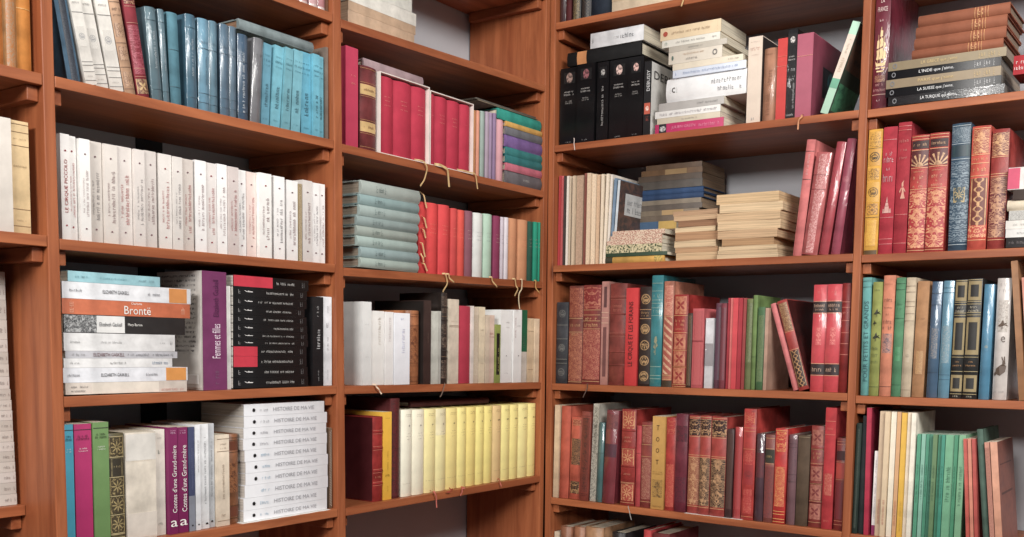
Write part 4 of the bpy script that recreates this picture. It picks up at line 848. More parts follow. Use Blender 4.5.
# ------------------------------------------------------------------ yellow volumes
on('B4', 'on the yellow volumes shelf', .012)
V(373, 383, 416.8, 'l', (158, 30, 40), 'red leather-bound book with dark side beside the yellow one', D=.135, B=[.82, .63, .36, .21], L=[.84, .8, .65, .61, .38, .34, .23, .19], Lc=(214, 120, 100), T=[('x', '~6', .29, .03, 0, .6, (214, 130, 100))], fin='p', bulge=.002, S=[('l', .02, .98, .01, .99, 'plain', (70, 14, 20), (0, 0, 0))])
V(383.3, 391.6, 412, 'p', (232, 178, 34), 'bright yellow tall book between red and maroon ones', D=.15, T=[('x', '~3', .93, .008, 0, .5, BLK), ('u', '~8', .34, .56, 0, .14, (110, 84, 20)), ('x', '~3', .28, .03, 0, .5, (60, 46, 10)), ('u', '~4', .1, .16, 0, .1, (110, 84, 20))], wear=.05)
V(392.2, 401.6, 398.6, 'h', (92, 32, 34), 'tall dark maroon mottled book before the yellow set', P=[(.02, .98, 'marble', (104, 34, 38), (58, 34, 32), .9)], L=[.5], Lc=(60, 20, 20))
YX = [402.1, 412.8, 424.9, 436.3, 446.7, 457.8, 467, 476.4, 484.8, 493.1, 501.9, 510.5, 518.8, 528.4, 536.8]
YT = [409.8, 409.7, 409.2, 408.7, 408.2, 407.6, 407.2, 406.9, 406.3, 405.8, 405.2, 404.8, 404.3, 403.6]
YC = [(240, 236, 214), (242, 236, 210), (244, 230, 162), (242, 230, 164), (242, 222, 138), (246, 230, 142), (242, 220, 126), (244, 228, 134), (242, 224, 130), (228, 196, 134), (244, 230, 144), (244, 228, 140), (246, 234, 154), (244, 228, 142)]
YL = ['pale cream volume of the yellow set, next to the maroon book', 'pale cream volume of the yellow set, second in line', 'light yellow volume of the set, third in line', 'yellow volume with a whitish sun-bleached head, fourth in line', 'deep yellow volume of the set, fifth in line', 'yellow volume of the set, sixth in line', 'deep yellow volume of the set, seventh in line', 'yellow volume of the set, eighth in line', 'yellow volume of the set, ninth in line', 'peach-tinted volume of the yellow set, tenth in line', 'yellow volume of the set, eleventh in line', 'yellow volume of the set, twelfth in line', 'pale yellow volume of the set, last but one', 'yellow volume ending the set beside the corner upright']
yb = []
DK = (92, 84, 52)
for i in range(14):
    T = [('x', '~8', .945, .01, .1, .55, DK), ('x', '~8', .925, .01, .1, .6, DK), ('x', '*' if i < 9 else '**', .815, .022, .15, .16 if i < 9 else .34, BLK), ('x', '~5', .725, .008, .1, .4, DK), ('x', '~7', .695, .008, .1, .5, DK), ('x', '~5', .66, .008, .1, .35, DK)]
    if i not in (1, 8): T.append(('x', '~10', .15, .006, 0, .8, DK))
    P = [(.68, .995, 'plain', (240, 230, 186), (0, 0, 0), .99)] if i == 3 else []
    yb.append(V(YX[i]+.1, YX[i+1]-.1, YT[i], 'h', YC[i], YL[i], sb=.012, T=T, P=P, fin='p', bulge=.0035, D=.115, wear=.05, grp='yellow set volumes'))
zy_ = max(sz('L', (YX[i]+YX[i+1])/2, YT[i], .012)[1] for i in range(14))+.001
H([(411, 489.5, 409, 399.6, 'h', (84, 36, 34), 'dark maroon book lying on top of the yellow set', dict(D=.13, bulge=.004, xc=450))], 450, zb=zy_, sb=.045)
PK = (206, 110, 96)
ribbon(yb[2], 'L', [(430, 490.4, .012), (434, 491.6), (436.4, 498), (436.6, 507.6)], col=PK); ribbon(yb[4], 'L', [(449, 488, .006), (450, 488.4, 0), (452.4, 489), (450, 491.6), (447, 492)], col=(170, 70, 50))
ribbon(yb[5], 'L', [(461, 487, .012), (462.4, 489), (461.8, 493), (460.2, 496)], col=PK); ribbon(yb[9], 'L', [(498, 478.6, .012), (499.6, 480), (500.4, 483), (501.2, 487)], col=PK)
# ================================================================== RIGHT BAY
on('C0', 'on the topmost corner shelf', .012)
V(557.6, 565, -95, 'g', (62, 36, 40), 'dark brown wrapped book with white glint touching the corner upright', ym=5)
V(565.3, 570.4, -95, 'h', (86, 30, 34), 'dark red narrow book beside the glinting brown one', ym=5)
V(570.8, 579, -92, 'l', (34, 30, 30), 'black book with gold ornament at its foot', ym=5, P=[(.02, .3, 'scroll', (30, 28, 28), (176, 150, 100), .8)], L=[.015, .31], Lc=(176, 150, 100))
V(579.4, 589, -90, 'l', (38, 34, 40), 'black book with faint gold ornament after the gold-footed one', ym=5, P=[(.02, .3, 'lattice', (34, 30, 34), (96, 84, 66), .8)])
V(589.5, 610.6, -90, 'h', (30, 40, 54), 'wide dark navy book beside the lying cream volumes', ym=5)
o_ = H([(612, 677, 6, -4.5, 'p', (212, 190, 160), 'cream volume lying lowest on the shelf, showing its edge', dict(pages=(205, 180, 150))), (612, 684, -4.5, -16, 'p', (206, 178, 144), 'tan volume lying on the cream one', dict())], 645, grp='cream volumes lying on the corner shelf')
ribbon(o_[0], 'R', [(683.5, -3, 0), (683, 1), (681.4, 6.5)])
# ------------------------------------------------------------------ black portrait books and white pile
on('C1', 'on the black portrait books shelf', .012)
BKc = (16, 15, 17)
tops = []
for a, b, t, l, fc, gl in [(559, 577.1, 67.6, 'black portrait paperback with small bearded dark head, first by the corner', (160, 130, 120), 0), (577.3, 595, 63.9, 'black portrait paperback with reddish head, second from the corner', (150, 90, 96), 1), (596, 607.6, 61.8, 'narrowest black portrait paperback with small head, third from corner', (180, 176, 172), 1), (608.2, 627, 59, 'black portrait paperback with pale pink head, fourth from the corner', (226, 190, 180), 1), (627.5, 643, 56.6, 'black portrait paperback with pink smiling head, fifth from the corner', (226, 180, 170), 1)]:
    w_ = .34 if b-a > 15 else .42
    V(a, b, t, 'p', BKc, l, fin='k', wear=.06, D=.17, pages=(120, 116, 112), P=[(.80, .94, 'face', (16, 15, 17), fc, .62)], T=[('x', '~8', .69, .02, 0, .5, (210, 205, 200)), ('x', '~7', .655, .025, 0, .55, (210, 205, 200)), ('x', '~5', .57, .02, 0, .35, (180, 176, 172)), ('x', '~7', .545, .02, 0, .4, (180, 176, 172)), ('x', '~5', .04, .016, 0, .3, (170, 168, 166))] if b-a > 13 else [('u', '~10', .2, .7, 0, .2, (190, 186, 182))])
    tops.append(sz('R', (a+b)/2, t, .012)[1])
V(644, 651.6, 61.6, 'p', (24, 23, 25), 'black spine with red portrait square and composer name, white front showing', D=.17, wear=.06, P=[(.29, .44, 'face', (196, 90, 66), (236, 210, 196), .8)], T=[('u', 'DEBUSSY', .6, .88, .1, .42, (220, 220, 220)), ('u', '~8', .2, .26, 0, .4, (190, 80, 66))],
  S=[('r', .0, .99, .01, .99, 'plain', (208, 206, 202), (0, 0, 0)), ('r', .3, .95, .42, .68, 'face', (208, 206, 202), (180, 100, 76))], )
def side_title(o, s, ya, yb, za, zb, h, D, t, ink):
    tv, tf = text_shape(s); vs = [(t/2+.0016, D*(ya+(yb-ya)*a), h*(za+(zb-za)*b)) for a, b in tv]
    mesh('title_lettering', vs, [tuple(f) for f in tf], mat_plain(ink, .5), o)
_d = [o for o in COL.objects if o.get('label', '').startswith('black spine with red portrait')][0]
_bb = [c for c in _d.children if c.name.startswith('cover')][0]
_h = max(v.co.z for v in _bb.data.vertices); _t = max(v.co.x for v in _bb.data.vertices)*2
side_title(_d, 'DEBUSSY', .06, .98, .77, .88, _h, .17, _t, (60, 56, 56)); side_title(_d, 'Debussy', .1, .9, .27, .33, _h, .17, _t, (150, 146, 144))
zb_ = max(tops)+.001
H([(567, 641, 61, 45.6, 'h', (15, 14, 15), 'black cloth book with orange label lying across the portrait books', dict(D=.16, bulge=.003, xc=610, P=[(.14, .27, 'plain', (196, 130, 76))])), (590.5, 643.6, 42.4, 29, 'p', (212, 212, 214), 'white paperback lying on top of the black cloth book', dict(D=.14, xc=617, T=[('u', '~4', .45, .55, 0, .2, GRY), ('u', '~12', .58, .84, 0, .3, INK), ('u', '~2', .04, .08, 0, .3, BLK)]))], 612, zb=zb_)
PI = [
 (655, 723.4, 132.4, 120.2, 'p', (190, 42, 98), 'magenta paperback lying lowest of the white pile', dict(T=[('u', 'JULIEN GREEN', .25, .6, 0, .36, (230, 140, 170)), ('u', '~10', .65, .95, 0, .36, (230, 140, 170))], P=[(.06, .17, 'face', (40, 40, 44), (190, 186, 184), 1.0)])),
 (657, 720, 120.2, 114.2, 'p', (202, 190, 168), 'thin cream paperback lying second from the bottom of the white pile', dict(T=[('u', '~10', .4, .65, 0, .3, GRY)])),
 (655, 720.3, 114.2, 107.2, 'p', (224, 222, 218), 'white paperback with a full title line, third from the pile bottom', dict(T=[('u', '~22', .08, .96, 0, .4, (110, 96, 110))])),
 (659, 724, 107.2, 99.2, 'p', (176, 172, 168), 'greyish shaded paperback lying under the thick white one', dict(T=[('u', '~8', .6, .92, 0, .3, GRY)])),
 (666, 746, 99.2, 75.2, 'p', (236, 236, 236), 'thickest white paperback with rounded spine in the lying pile', dict(bulge=.006, T=[('u', 'c', .08, .12, 0, .22, BLK), ('u', '~1', .055, .065, 0, .25, GRY), ('u', '~1', .14, .15, 0, .25, GRY), ('u', 'JEAN-FRANCOIS KAHN' if 0 else '~12', .66, .96, .18, .18, INK), ('u', '~14', .58, .96, -.15, .2, INK)])),
 (672.8, 746, 75.2, 67.4, 'p', (212, 220, 234), 'bluish white paperback lying on the thick one', dict(T=[('u', '~18', .15, .9, 0, .35, (110, 130, 170)), ('u', '~1', .04, .06, 0, .4, (60, 90, 150))])),
 (672.6, 743, 67.4, 61, 'p', (226, 214, 192), 'thin ivory paperback lying over the bluish one', dict(T=[('u', '~5', .8, .95, 0, .3, GRY)])),
 (668.6, 722, 61, 48.8, 'p', (214, 204, 188), 'grey-ivory paperback with ring emblem at one end of its spine', dict(T=[('u', 'o', .83, .92, 0, .5, GRY), ('u', '~8', .34, .56, .2, .2, INK), ('u', '~12', .28, .68, -.22, .16, (190, 150, 110)), ('u', '.', .06, .1, 0, .4, (90, 110, 100))])),
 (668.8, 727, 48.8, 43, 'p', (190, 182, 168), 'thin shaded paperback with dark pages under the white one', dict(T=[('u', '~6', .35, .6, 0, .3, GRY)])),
 (662, 720, 43, 35.6, 'p', (222, 218, 206), 'slim white paperback lying just under the top cream one', dict(T=[('u', '~18', .25, .75, 0, .3, GRY), ('u', '~3', .05, .1, 0, .5, (70, 110, 100)), ('u', '~4', .88, .96, 0, .3, INK)])),
 (660.4, 721, 35.6, 22.8, 'p', (222, 198, 160), 'thick cream paperback with red emblem on top of the white pile', dict(T=[('u', '.', .05, .13, 0, .42, (170, 70, 50)), ('u', '~20', .2, .84, 0, .22, (150, 116, 90)), ('u', '~1', .945, .95, 0, .7, (170, 140, 110))]))]
for q in PI: q[7].setdefault('D', .135); q[7]['wear'] = .06
H(PI, 695, grp='paperbacks lying in the white pile')
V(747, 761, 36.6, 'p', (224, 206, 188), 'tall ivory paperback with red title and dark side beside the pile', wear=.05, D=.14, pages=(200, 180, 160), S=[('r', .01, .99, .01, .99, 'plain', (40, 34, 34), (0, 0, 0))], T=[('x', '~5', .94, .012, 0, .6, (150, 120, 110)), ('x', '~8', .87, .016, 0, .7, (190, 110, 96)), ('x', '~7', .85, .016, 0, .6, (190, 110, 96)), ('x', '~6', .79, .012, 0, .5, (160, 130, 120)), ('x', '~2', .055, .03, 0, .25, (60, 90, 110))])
V(761.4, 775.6, 47.4, 'g', (176, 122, 92), 'tan-brown film-wrapped paperback with vertical brown title', D=.14, T=[('u', '~10', .5, .72, 0, .32, (100, 60, 40)), ('u', '~12', .1, .4, -.1, .3, (120, 80, 56)), ('x', '~6', .92, .02, 0, .6, (120, 80, 56))])
V(776.2, 786.1, 38.2, 'p', (206, 62, 58), 'red paperback between tan and black ones', D=.14, L=[.78, .66], Lc=(226, 120, 100), wear=.06, T=[('x', '~3', .72, .01, 0, .4, (226, 120, 100))])
V(786.4, 796.2, 29.4, 'p', (26, 25, 27), 'black tall spine with a small round portrait near its head', fin='g', D=.15, wear=.05, pages=(214, 206, 194), P=[(.82, .95, 'face', (24, 22, 24), (214, 208, 204), .9)], T=[('x', '~6', .7, .02, 0, .6, WHT), ('x', '~7', .665, .02, 0, .7, WHT), ('x', '~5', .555, .04, 0, .75, (210, 210, 210)), ('u', '~6', .12, .4, .25, .18, (200, 200, 200)), ('x', '~5', .05, .025, 0, .8, (210, 210, 210))])
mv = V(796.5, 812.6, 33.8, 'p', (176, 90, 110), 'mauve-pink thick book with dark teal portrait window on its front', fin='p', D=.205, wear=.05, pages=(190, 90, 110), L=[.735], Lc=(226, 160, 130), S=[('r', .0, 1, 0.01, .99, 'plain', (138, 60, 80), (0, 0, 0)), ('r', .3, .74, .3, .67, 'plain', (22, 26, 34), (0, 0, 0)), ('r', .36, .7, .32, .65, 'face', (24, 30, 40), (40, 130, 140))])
ribbon(mv, 'R', [(803, 114.5, .01), (802, 116.4), (798.6, 121), (798, 129.6)], col=(206, 140, 96))
V(819.6, 828.2, 22.6, 'p', (176, 214, 190), 'mint and cream paperback leaning over against the pine upright', xt=852.6, D=.13, wear=.05, P=[(.385, .86, 'plain', (226, 206, 190), (0, 0, 0), 1.0), (.28, .385, 'plain', (110, 176, 146), (0, 0, 0), 1.0)], S=[('r', .0, .98, .01, .99, 'plain', (60, 72, 60), (0, 0, 0)), ('r', .05, .95, .5, .97, 'marble', (120, 84, 66), (70, 60, 56)), ('r', .05, .95, .05, .35, 'marble', (80, 150, 110), (46, 90, 70))], T=[('u', '~10', .46, .62, 0, .4, (200, 150, 120)), ('u', '~8', .66, .82, 0, .3, (190, 160, 140))])
rbk = [o for o in COL.objects if o.get('label', '').startswith('black portrait paperback with small bearded')][0]
ribbon(rbk, 'R', [(574, 138, 0), (574.2, 143), (574.6, 150)], col=(220, 200, 190), wd=.002)
# ------------------------------------------------------------------ thin booklets and tan pamphlets
on('C2', 'on the tan pamphlets shelf', .012)
for a, b, t, c, l, x in [(557, 560, 175.6, (172, 52, 58), 'thin crimson booklet, first by the corner upright', None), (560.2, 563, 175.8, (206, 96, 98), 'thin rose-red booklet, second by the corner upright', None), (563.6, 564.8, 176, (66, 52, 50), 'thinnest dark booklet beside the rose-red one', None), (565, 567.6, 175.8, (226, 214, 200), 'thin white booklet, first of the pale run', None), (568, 570.2, 176.4, (206, 186, 160), 'thin cream booklet, second of the pale run', None), (570.4, 572.6, 176.2, (220, 200, 174), 'thin cream booklet, third of the pale run', None), (572.8, 575.2, 176, (200, 178, 150), 'thin beige booklet, fourth of the pale run', None), (575.6, 582.2, 175.4, (176, 146, 122), 'thicker brown-beige booklet with a broad spine', None), (582.6, 586.8, 173, (142, 82, 70), 'ragged reddish-brown booklet with white chips', None), (587, 590.8, 173.4, (214, 188, 158), 'cream booklet right after the reddish-brown one', None), (591, 595.2, 174.2, (220, 196, 166), 'cream booklet, second after the reddish-brown one', None), (595.4, 599, 174.6, (206, 172, 138), 'tan booklet, third after the reddish-brown one', None),
   (599.2, 602, 174.4, (222, 204, 178), 'pale booklet tilting slightly, before the last two', 601.4), (602.2, 604.8, 174, (228, 212, 190), 'pale booklet tilting beside the blue-edged magazine', 606.2), (605, 607.4, 174.4, (216, 206, 194), 'pale booklet tilting, touching the magazines', 609.6)]:
    V(a, b, t, 't', c, l, xt=x, pages=(205, 185, 155), D=.15, P=[(0, 1, 'marble', c, tuple(min(255, int(v*1.12)) for v in c), 1.0)])
V(607.6, 610.2, 178, 't', (112, 136, 160), 'thin blue-grey magazine tilting before the dark cover', xt=613.2, D=.15)
V(610.4, 613, 180, 't', (196, 204, 210), 'magazine with dark front cover and pale title block showing', xt=616.8, D=.155, S=[('r', 0, 1, 0, 1, 'marble', (66, 56, 54), (104, 72, 60)), ('r', .18, .95, .6, .86, 'plain', (186, 188, 188), (0, 0, 0))], T=[('sr', '~6', .76, .06, .25, .6, INK), ('sr', '~8', .67, .07, .25, .62, INK)])
FL = [(605.4, 664, 262, 256, 'h', (196, 150, 66), 'yellow-spined dark book lying lowest in the floral pile', 0), (606, 667, 256, 252.4, 'p', (48, 72, 52), 'thin dark green book lying in the floral pile', 0), (606, 661.6, 252.4, 244.2, 'p', (150, 148, 120), 'green and cream floral book lying in the middle of its pile', 1), (606.8, 662, 244.2, 239.6, 'p', (216, 196, 168), 'cream floral book lying below the pink one', 2), (610.4, 662, 239.6, 235, 'p', (214, 176, 156), 'pink-patterned book lying second from the floral pile top', 2), (612.6, 664.5, 235, 230.2, 'p', (206, 170, 150), 'mottled pink book lying on top of the floral pile', 2)]
it = []
for x0, x1, yb, yt, k, c, l, fl in FL:
    P = [(0, 1, 'floral', (60, 78, 48), (210, 196, 156), 1.0)] if fl == 1 else [(0, 1, 'floral', (170, 96, 84), (222, 202, 176), 1.0)] if fl == 2 else []
    if k == 'h': P = [(0, .12, 'plain', (60, 60, 44)), (.84, .97, 'floral', (150, 130, 70), (214, 180, 90))]
    it.append((x0, x1, yb, yt, k, c, l, dict(P=P, D=.10)))
H(it, 634, grp='floral books lying in a low pile')
SB = [(640, 690, 250, 240, 'p', (120, 104, 84), 'brown booklet at the foot of the dark back pile'), (640, 700, 240, 229, 'p', (110, 92, 76), 'dull brown book low in the dark back pile'), (640, 694, 229, 220.4, 'p', (128, 116, 96), 'book patched blue, yellow and green in the dark pile'), (640, 697, 220.4, 215, 'p', (112, 98, 84), 'grey-brown booklet over the colour-patched one'), (638, 699, 215, 209.6, 'p', (124, 110, 92), 'grey-tan booklet in the dark back pile'), (638, 702, 209.6, 204.2, 'p', (94, 84, 76), 'grey booklet in the dark pile under the paler one'), (637, 701, 204.2, 199.4, 'p', (130, 118, 102), 'pale grey booklet just under the blue books'), (637.6, 703, 199.4, 194, 'h', (46, 70, 106), 'navy blue book, lower of two in the dark pile'), (637.6, 703, 194, 188.4, 'h', (50, 78, 118), 'navy blue book, upper of two in the dark pile'), (638, 702.4, 188.4, 180.4, 'p', (92, 86, 80), 'dark grey book lying over the blue ones'), (638.4, 702, 180.4, 174.6, 'p', (98, 84, 72), 'grey-brown book, second from the dark pile top'), (641.4, 702.4, 174.6, 169, 'p', (126, 96, 66), 'brown tattered book lying near the dark pile top'), (646, 702, 169, 163.8, 'p', (112, 88, 66), 'brown tattered book lying on top of the dark pile')]
it = []
for j, (x0, x1, yb, yt, k, c, l) in enumerate(SB):
    P = [(0, .35, 'plain', (62, 90, 120)), (.35, .68, 'plain', (190, 156, 80)), (.72, .99, 'plain', (70, 130, 66))] if j == 2 else [(.4, .75, 'plain', (170, 140, 96))] if j in (4, 11) else []
    it.append((x0, x1, yb, yt, k, c, l, dict(P=P, D=.125, pages=(150, 124, 96), wear=.2)))
H(it, 670, sb=.125, grp='dark books in the back pile')
TN = [(676, 717, 261, 252.4, (204, 172, 130)), (675, 717, 252.4, 247, (186, 146, 106)), (674.6, 716.4, 247, 240.2, (214, 186, 146)), (675, 717.6, 240.2, 231.6, (182, 138, 98)), (675.4, 716, 231.6, 226.6, (222, 194, 152)), (678, 718.6, 226.6, 220, (150, 108, 76)), (674.4, 719.8, 220, 214.6, (206, 170, 130)), (674, 720.6, 214.6, 210, (190, 152, 116))]
NM = ['lowest pamphlet', 'second pamphlet from the bottom', 'third pamphlet from the bottom', 'fourth pamphlet, brownish,', 'fifth pamphlet, palest,', 'sixth pamphlet, dark brown,', 'seventh pamphlet, second from the top,', 'topmost tilted pamphlet']
H([(a, b, y0, y1, 't', c, NM[i]+' of the shorter tan pile', dict(D=.105, pages=c, turn=(.0, .02, -.02, .03, -.02, .03, -.06, -.09)[i], wear=.15)) for i, (a, b, y0, y1, c) in enumerate(TN)], 696, sb=.022, grp='tan pamphlets in the shorter pile', fore=True)
TB = [(717, 778, 257, 253.4, (206, 180, 142)), (717.4, 777, 253.4, 249.6, (198, 170, 132)), (719, 777.6, 249.6, 245.4, (212, 184, 144)), (721.6, 773, 245.4, 238, (176, 136, 94)), (718, 778, 238, 229.6, (202, 166, 126)), (717.4, 780, 229.6, 220.6, (216, 184, 142)), (717.4, 781, 220.6, 211.8, (210, 176, 134)), (719.4, 782, 211.8, 202.8, (220, 190, 148)), (716.8, 779.4, 202.8, 192.8, (214, 180, 134))]
NM = ['lowest pamphlet', 'second thin pamphlet from the bottom', 'third thin pamphlet from the bottom', 'fourth, brown and narrow, pamphlet', 'fifth pamphlet from the bottom', 'fourth pamphlet from the top', 'third pamphlet from the top', 'second pamphlet from the top', 'topmost pamphlet']
H([(a, b, y0, y1, 't', c, NM[i]+' of the taller tan pile', dict(D=.125, pages=c, turn=(0, .015, -.015, .02, -.02, .015, -.02, .02, -.01)[i], wear=.15)) for i, (a, b, y0, y1, c) in enumerate(TB)], 748, sb=.012, grp='tan pamphlets in the taller pile', fore=True)
for a, b, t, c, l, x, kk in [(791.6, 800.6, 139.8, (206, 112, 110), 'slim pink-red cloth book leaning, first beside the tan pile', 806.2, dict(L=[.9, .66], Lc=(90, 50, 50), T=[('u', '~7', .7, .88, 0, .25, (226, 190, 186))])), (801, 816.6, 153, (178, 86, 86), 'worn thick red cloth book leaning, shorter and whitened along its spine', 816.2, dict(P=[(.02, .98, 'marble', (178, 84, 86), (214, 166, 160), .5)], L=[.78, .64], Lc=(120, 40, 44), fin='g')), (817.2, 826.8, 141.8, (168, 62, 72), 'slim crimson cloth book leaning between two worn red ones', 835.8, dict(fin='g')), (829.2, 838.4, 138.4, (156, 66, 86), 'slim wine-red cloth book leaning last, nearest the upright', 846.2, dict(P=[(.55, .75, 'medal', (156, 66, 86), (186, 116, 124), .8)], fin='g'))]:
    V(a, b, t, 'h', c, l, xt=x, D=.16, **kk)
# ------------------------------------------------------------------ antique bindings with the teal spine
on('C3', 'on the teal spine shelf', .010)
G1, G2 = (206, 160, 110), (176, 132, 92)
V(555, 566.6, 302.2, 'l', (52, 54, 60), 'dark slate leather-bound book, shortest at the corner', P=[(.76, .96, 'medal', (50, 52, 58), (112, 112, 108), .7), (.36, .52, 'medal', (50, 52, 58), (112, 112, 108), .7), (.06, .22, 'medal', (50, 52, 58), (112, 112, 108), .7)], L=[.72, .55, .3, .25], Lc=(136, 134, 126), bulge=.002)
V(567.2, 581.4, 285.8, 'l', (122, 50, 42), 'red-brown bound book with all-over gilt scrolls and plain title band', P=[(.03, .52, 'fine', (124, 50, 40), (196, 130, 92)), (.68, .98, 'fine', (124, 50, 40), (190, 120, 86))], L=[.53, .67, .02], Lc=G1, T=[('x', '~7', .6, .03, 0, .7, G1), ('x', '~5', .51, .03, 0, .5, G1)], bulge=.003)
V(581.7, 599.6, 285, 'l', (134, 44, 44), 'wide red bound book with dense gilt scrolls above and below its title', P=[(.05, .55, 'fine', (136, 42, 42), (198, 130, 100)), (.76, .98, 'scroll', (136, 42, 42), (190, 120, 92))], L=[.56, .64, .7, .75, .03], Lc=G1, T=[('x', '~8', .66, .045, 0, .7, G1), ('x', '~8', .6, .04, 0, .75, G1)], bulge=.003)
V(600, 607.4, 281.4, 'p', (176, 122, 112), 'slim pinkish-tan bound book with dark vertical panels', P=[(.75, .95, 'plain', (96, 60, 60), (0, 0, 0), .4), (.08, .56, 'plain', (110, 66, 64), (0, 0, 0), .45)], L=[.6, .65, .7], Lc=(226, 190, 160))
V(608, 624.8, 283.4, 'l', (134, 48, 44), 'plain red-brown leather-bound book with raised bands', B=[.86, .7, .5, .33, .2], L=[.875, .845, .515, .485], Lc=(170, 96, 80), T=[('x', '~7', .78, .03, 0, .6, (190, 110, 90)), ('x', '~6', .74, .03, 0, .5, (190, 110, 90))], bulge=.004)
V(625.2, 637.4, 288, 'h', (198, 50, 52), 'bright red book with black title running up its spine', T=[('u', 'LE COUREUR ET LES FURIES' if 0 else 'LE CIRQUE ET LES FORAINS', .2, .86, .0, .42, (40, 20, 22))], wear=.07, bulge=.0015)
V(638, 650, 286.6, 'l', (46, 32, 28), 'black-brown book with five gilt round medallions down its spine', P=[(.79, .96, 'medal', (44, 30, 26), (196, 156, 104)), (.49, .66, 'medal', (44, 30, 26), (196, 156, 104)), (.335, .49, 'medal', (44, 30, 26), (196, 156, 104)), (.18, .335, 'medal', (44, 30, 26), (196, 156, 104)), (.02, .18, 'medal', (44, 30, 26), (196, 156, 104))], L=[.77, .68], Lc=G1, T=[('x', '~8', .74, .025, 0, .7, G1), ('x', '~7', .71, .02, 0, .6, G1)], bulge=.002)
V(650.3, 661.6, 275.4, 'g', (34, 122, 130), 'teal tall film-wrapped book with gilt figure, tallest here', P=[], L=[.93, .86, .78, .75, .71, .64, .18, .1, .07], Lc=(150, 176, 160), T=[('x', '^spray', .37, .17, 0, .5, (150, 150, 120)), ('x', '~6', .82, .03, 0, .6, (170, 186, 166)), ('x', '~5', .68, .03, 0, .6, (170, 186, 166))], bulge=.0025)
V(662, 672, 281.2, 'l', (190, 104, 88), 'salmon book with a twisted gilt column up its spine', P=[(.12, .66, 'twist', (168, 84, 70), (222, 190, 150), .8), (.68, .96, 'scroll', (190, 104, 88), (220, 170, 140), .8), (0, .06, 'plain', (60, 46, 30))], L=[.07, .11, .67], Lc=G1, bulge=.002)
V(672.4, 686.8, 294.6, 'l', (158, 34, 42), 'red bound book with four gilt flower squares', P=[(.79, .98, 'xflower', (150, 40, 40), (204, 136, 96), .86), (.41, .575, 'xflower', (150, 40, 40), (204, 136, 96), .86), (.23, .39, 'xflower', (150, 40, 40), (204, 136, 96), .86), (.04, .21, 'xflower', (150, 40, 40), (204, 136, 96), .86)], L=[.775, .59, .4, .22, .03, .01], Lc=(222, 170, 110), T=[('x', '~8', .72, .03, 0, .7, (226, 160, 110)), ('x', '~7', .68, .03, 0, .6, (226, 160, 110)), ('x', '~6', .63, .02, 0, .6, (226, 160, 110))], bulge=.003, D=.17)
V(687.2, 692, 313.2, 'l', (60, 42, 34), 'narrow dark brown book with gilt dots beside flower squares', P=[(.03, .97, 'chain', (56, 40, 32), (150, 116, 76), .9)], bulge=.001)
V(692.4, 703.6, 308.6, 'h', (188, 86, 90), 'pink-red plain book with faded title frame', P=[(.6, .97, 'frame', (190, 90, 92), (166, 66, 72), .9), (.04, .57, 'frame', (190, 88, 90), (166, 66, 72), .9)], L=[.585, .595], Lc=(140, 50, 56), bulge=.001)
V(704.2, 712.4, 318.2, 'p', (206, 206, 210), 'short white-grey book with a grey middle band', P=[(.32, .64, 'plain', (150, 146, 150), (0, 0, 0), 1.0)], fin='g')
V(713.4, 719.4, 303, 'h', (102, 62, 76), 'dusky violet book, first of two beside the white-grey one', P=[(.1, .95, 'marble', (104, 60, 76), (82, 66, 84))]); V(719.7, 725.4, 303.4, 'h', (124, 56, 66), 'dusky plum book, second of two beside the white-grey one', P=[(.1, .95, 'marble', (126, 54, 64), (96, 60, 70))])
for a, b, c, l in [(725.8, 728.4, (160, 44, 54), 'thinnest red booklet, first of the thin red run'), (728.7, 731.2, (214, 110, 106), 'thin pinkish red booklet, second of the thin red run'), (731.5, 736.8, (206, 66, 74), 'broader rose-red booklet, third of the thin red run'), (737.1, 741.2, (166, 44, 56), 'dark red booklet, fourth of the thin red run'), (741.5, 744.8, (150, 62, 60), 'thin brick-red booklet ending the thin red run')]:
    V(a, b, 298, 't', c, l, D=.13, wear=.1)
V(745.2, 751.2, 298.8, 'h', (108, 116, 74), 'mottled olive-green book with dark marks', P=[(.3, .95, 'marble', (120, 128, 84), (66, 76, 50))]); V(751.5, 756, 295.2, 'h', (104, 130, 72), 'taller grass-green narrow book', L=[.35], Lc=(60, 80, 46)); V(756.8, 764, 307, 'l', (68, 104, 66), 'green book with gilt patches beside the grass-green one', P=[(.1, .9, 'scroll', (66, 102, 64), (136, 140, 92), .8)], bulge=.001); V(764.3, 767.8, 308, 't', (176, 140, 120), 'thin pale brown booklet before the leaning pair', D=.13)
V(792.2, 798.2, 303.6, 'h', (206, 116, 116), 'slim pink book leaning under the gilt red one', xt=769, D=.15)
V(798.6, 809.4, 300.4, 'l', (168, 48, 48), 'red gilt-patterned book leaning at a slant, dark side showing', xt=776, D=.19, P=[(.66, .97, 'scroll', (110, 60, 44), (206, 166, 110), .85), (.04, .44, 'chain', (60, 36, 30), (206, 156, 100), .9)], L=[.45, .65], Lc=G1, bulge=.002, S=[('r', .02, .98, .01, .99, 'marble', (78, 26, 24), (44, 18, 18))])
for a, b, t, l in [(810.6, 824.6, 284.6, 'coral-red wrapped book with two black bands, first of the pair'), (825, 840, 284.2, 'coral-red wrapped book with two black bands, second by the dark red')]:
    V(a, b, t, 'g', (204, 64, 74), l, P=[(.74, .84, 'plain', (44, 30, 32), (0, 0, 0), 1.0), (.16, .26, 'plain', (44, 30, 32), (0, 0, 0), 1.0), (.44, .6, 'vase', (206, 66, 76), (232, 150, 140), .4)], L=[.735, .845, .155, .265], Lc=(206, 170, 130), T=[('x', '~9', .805, .03, 0, .8, (206, 180, 150)), ('x', '~7', .77, .02, 0, .6, (206, 180, 150)), ('x', '~8', .21, .04, 0, .75, (206, 180, 150)), ('x', '~4', .93, .025, 0, .35, (232, 150, 140))], bulge=.003, D=.15)
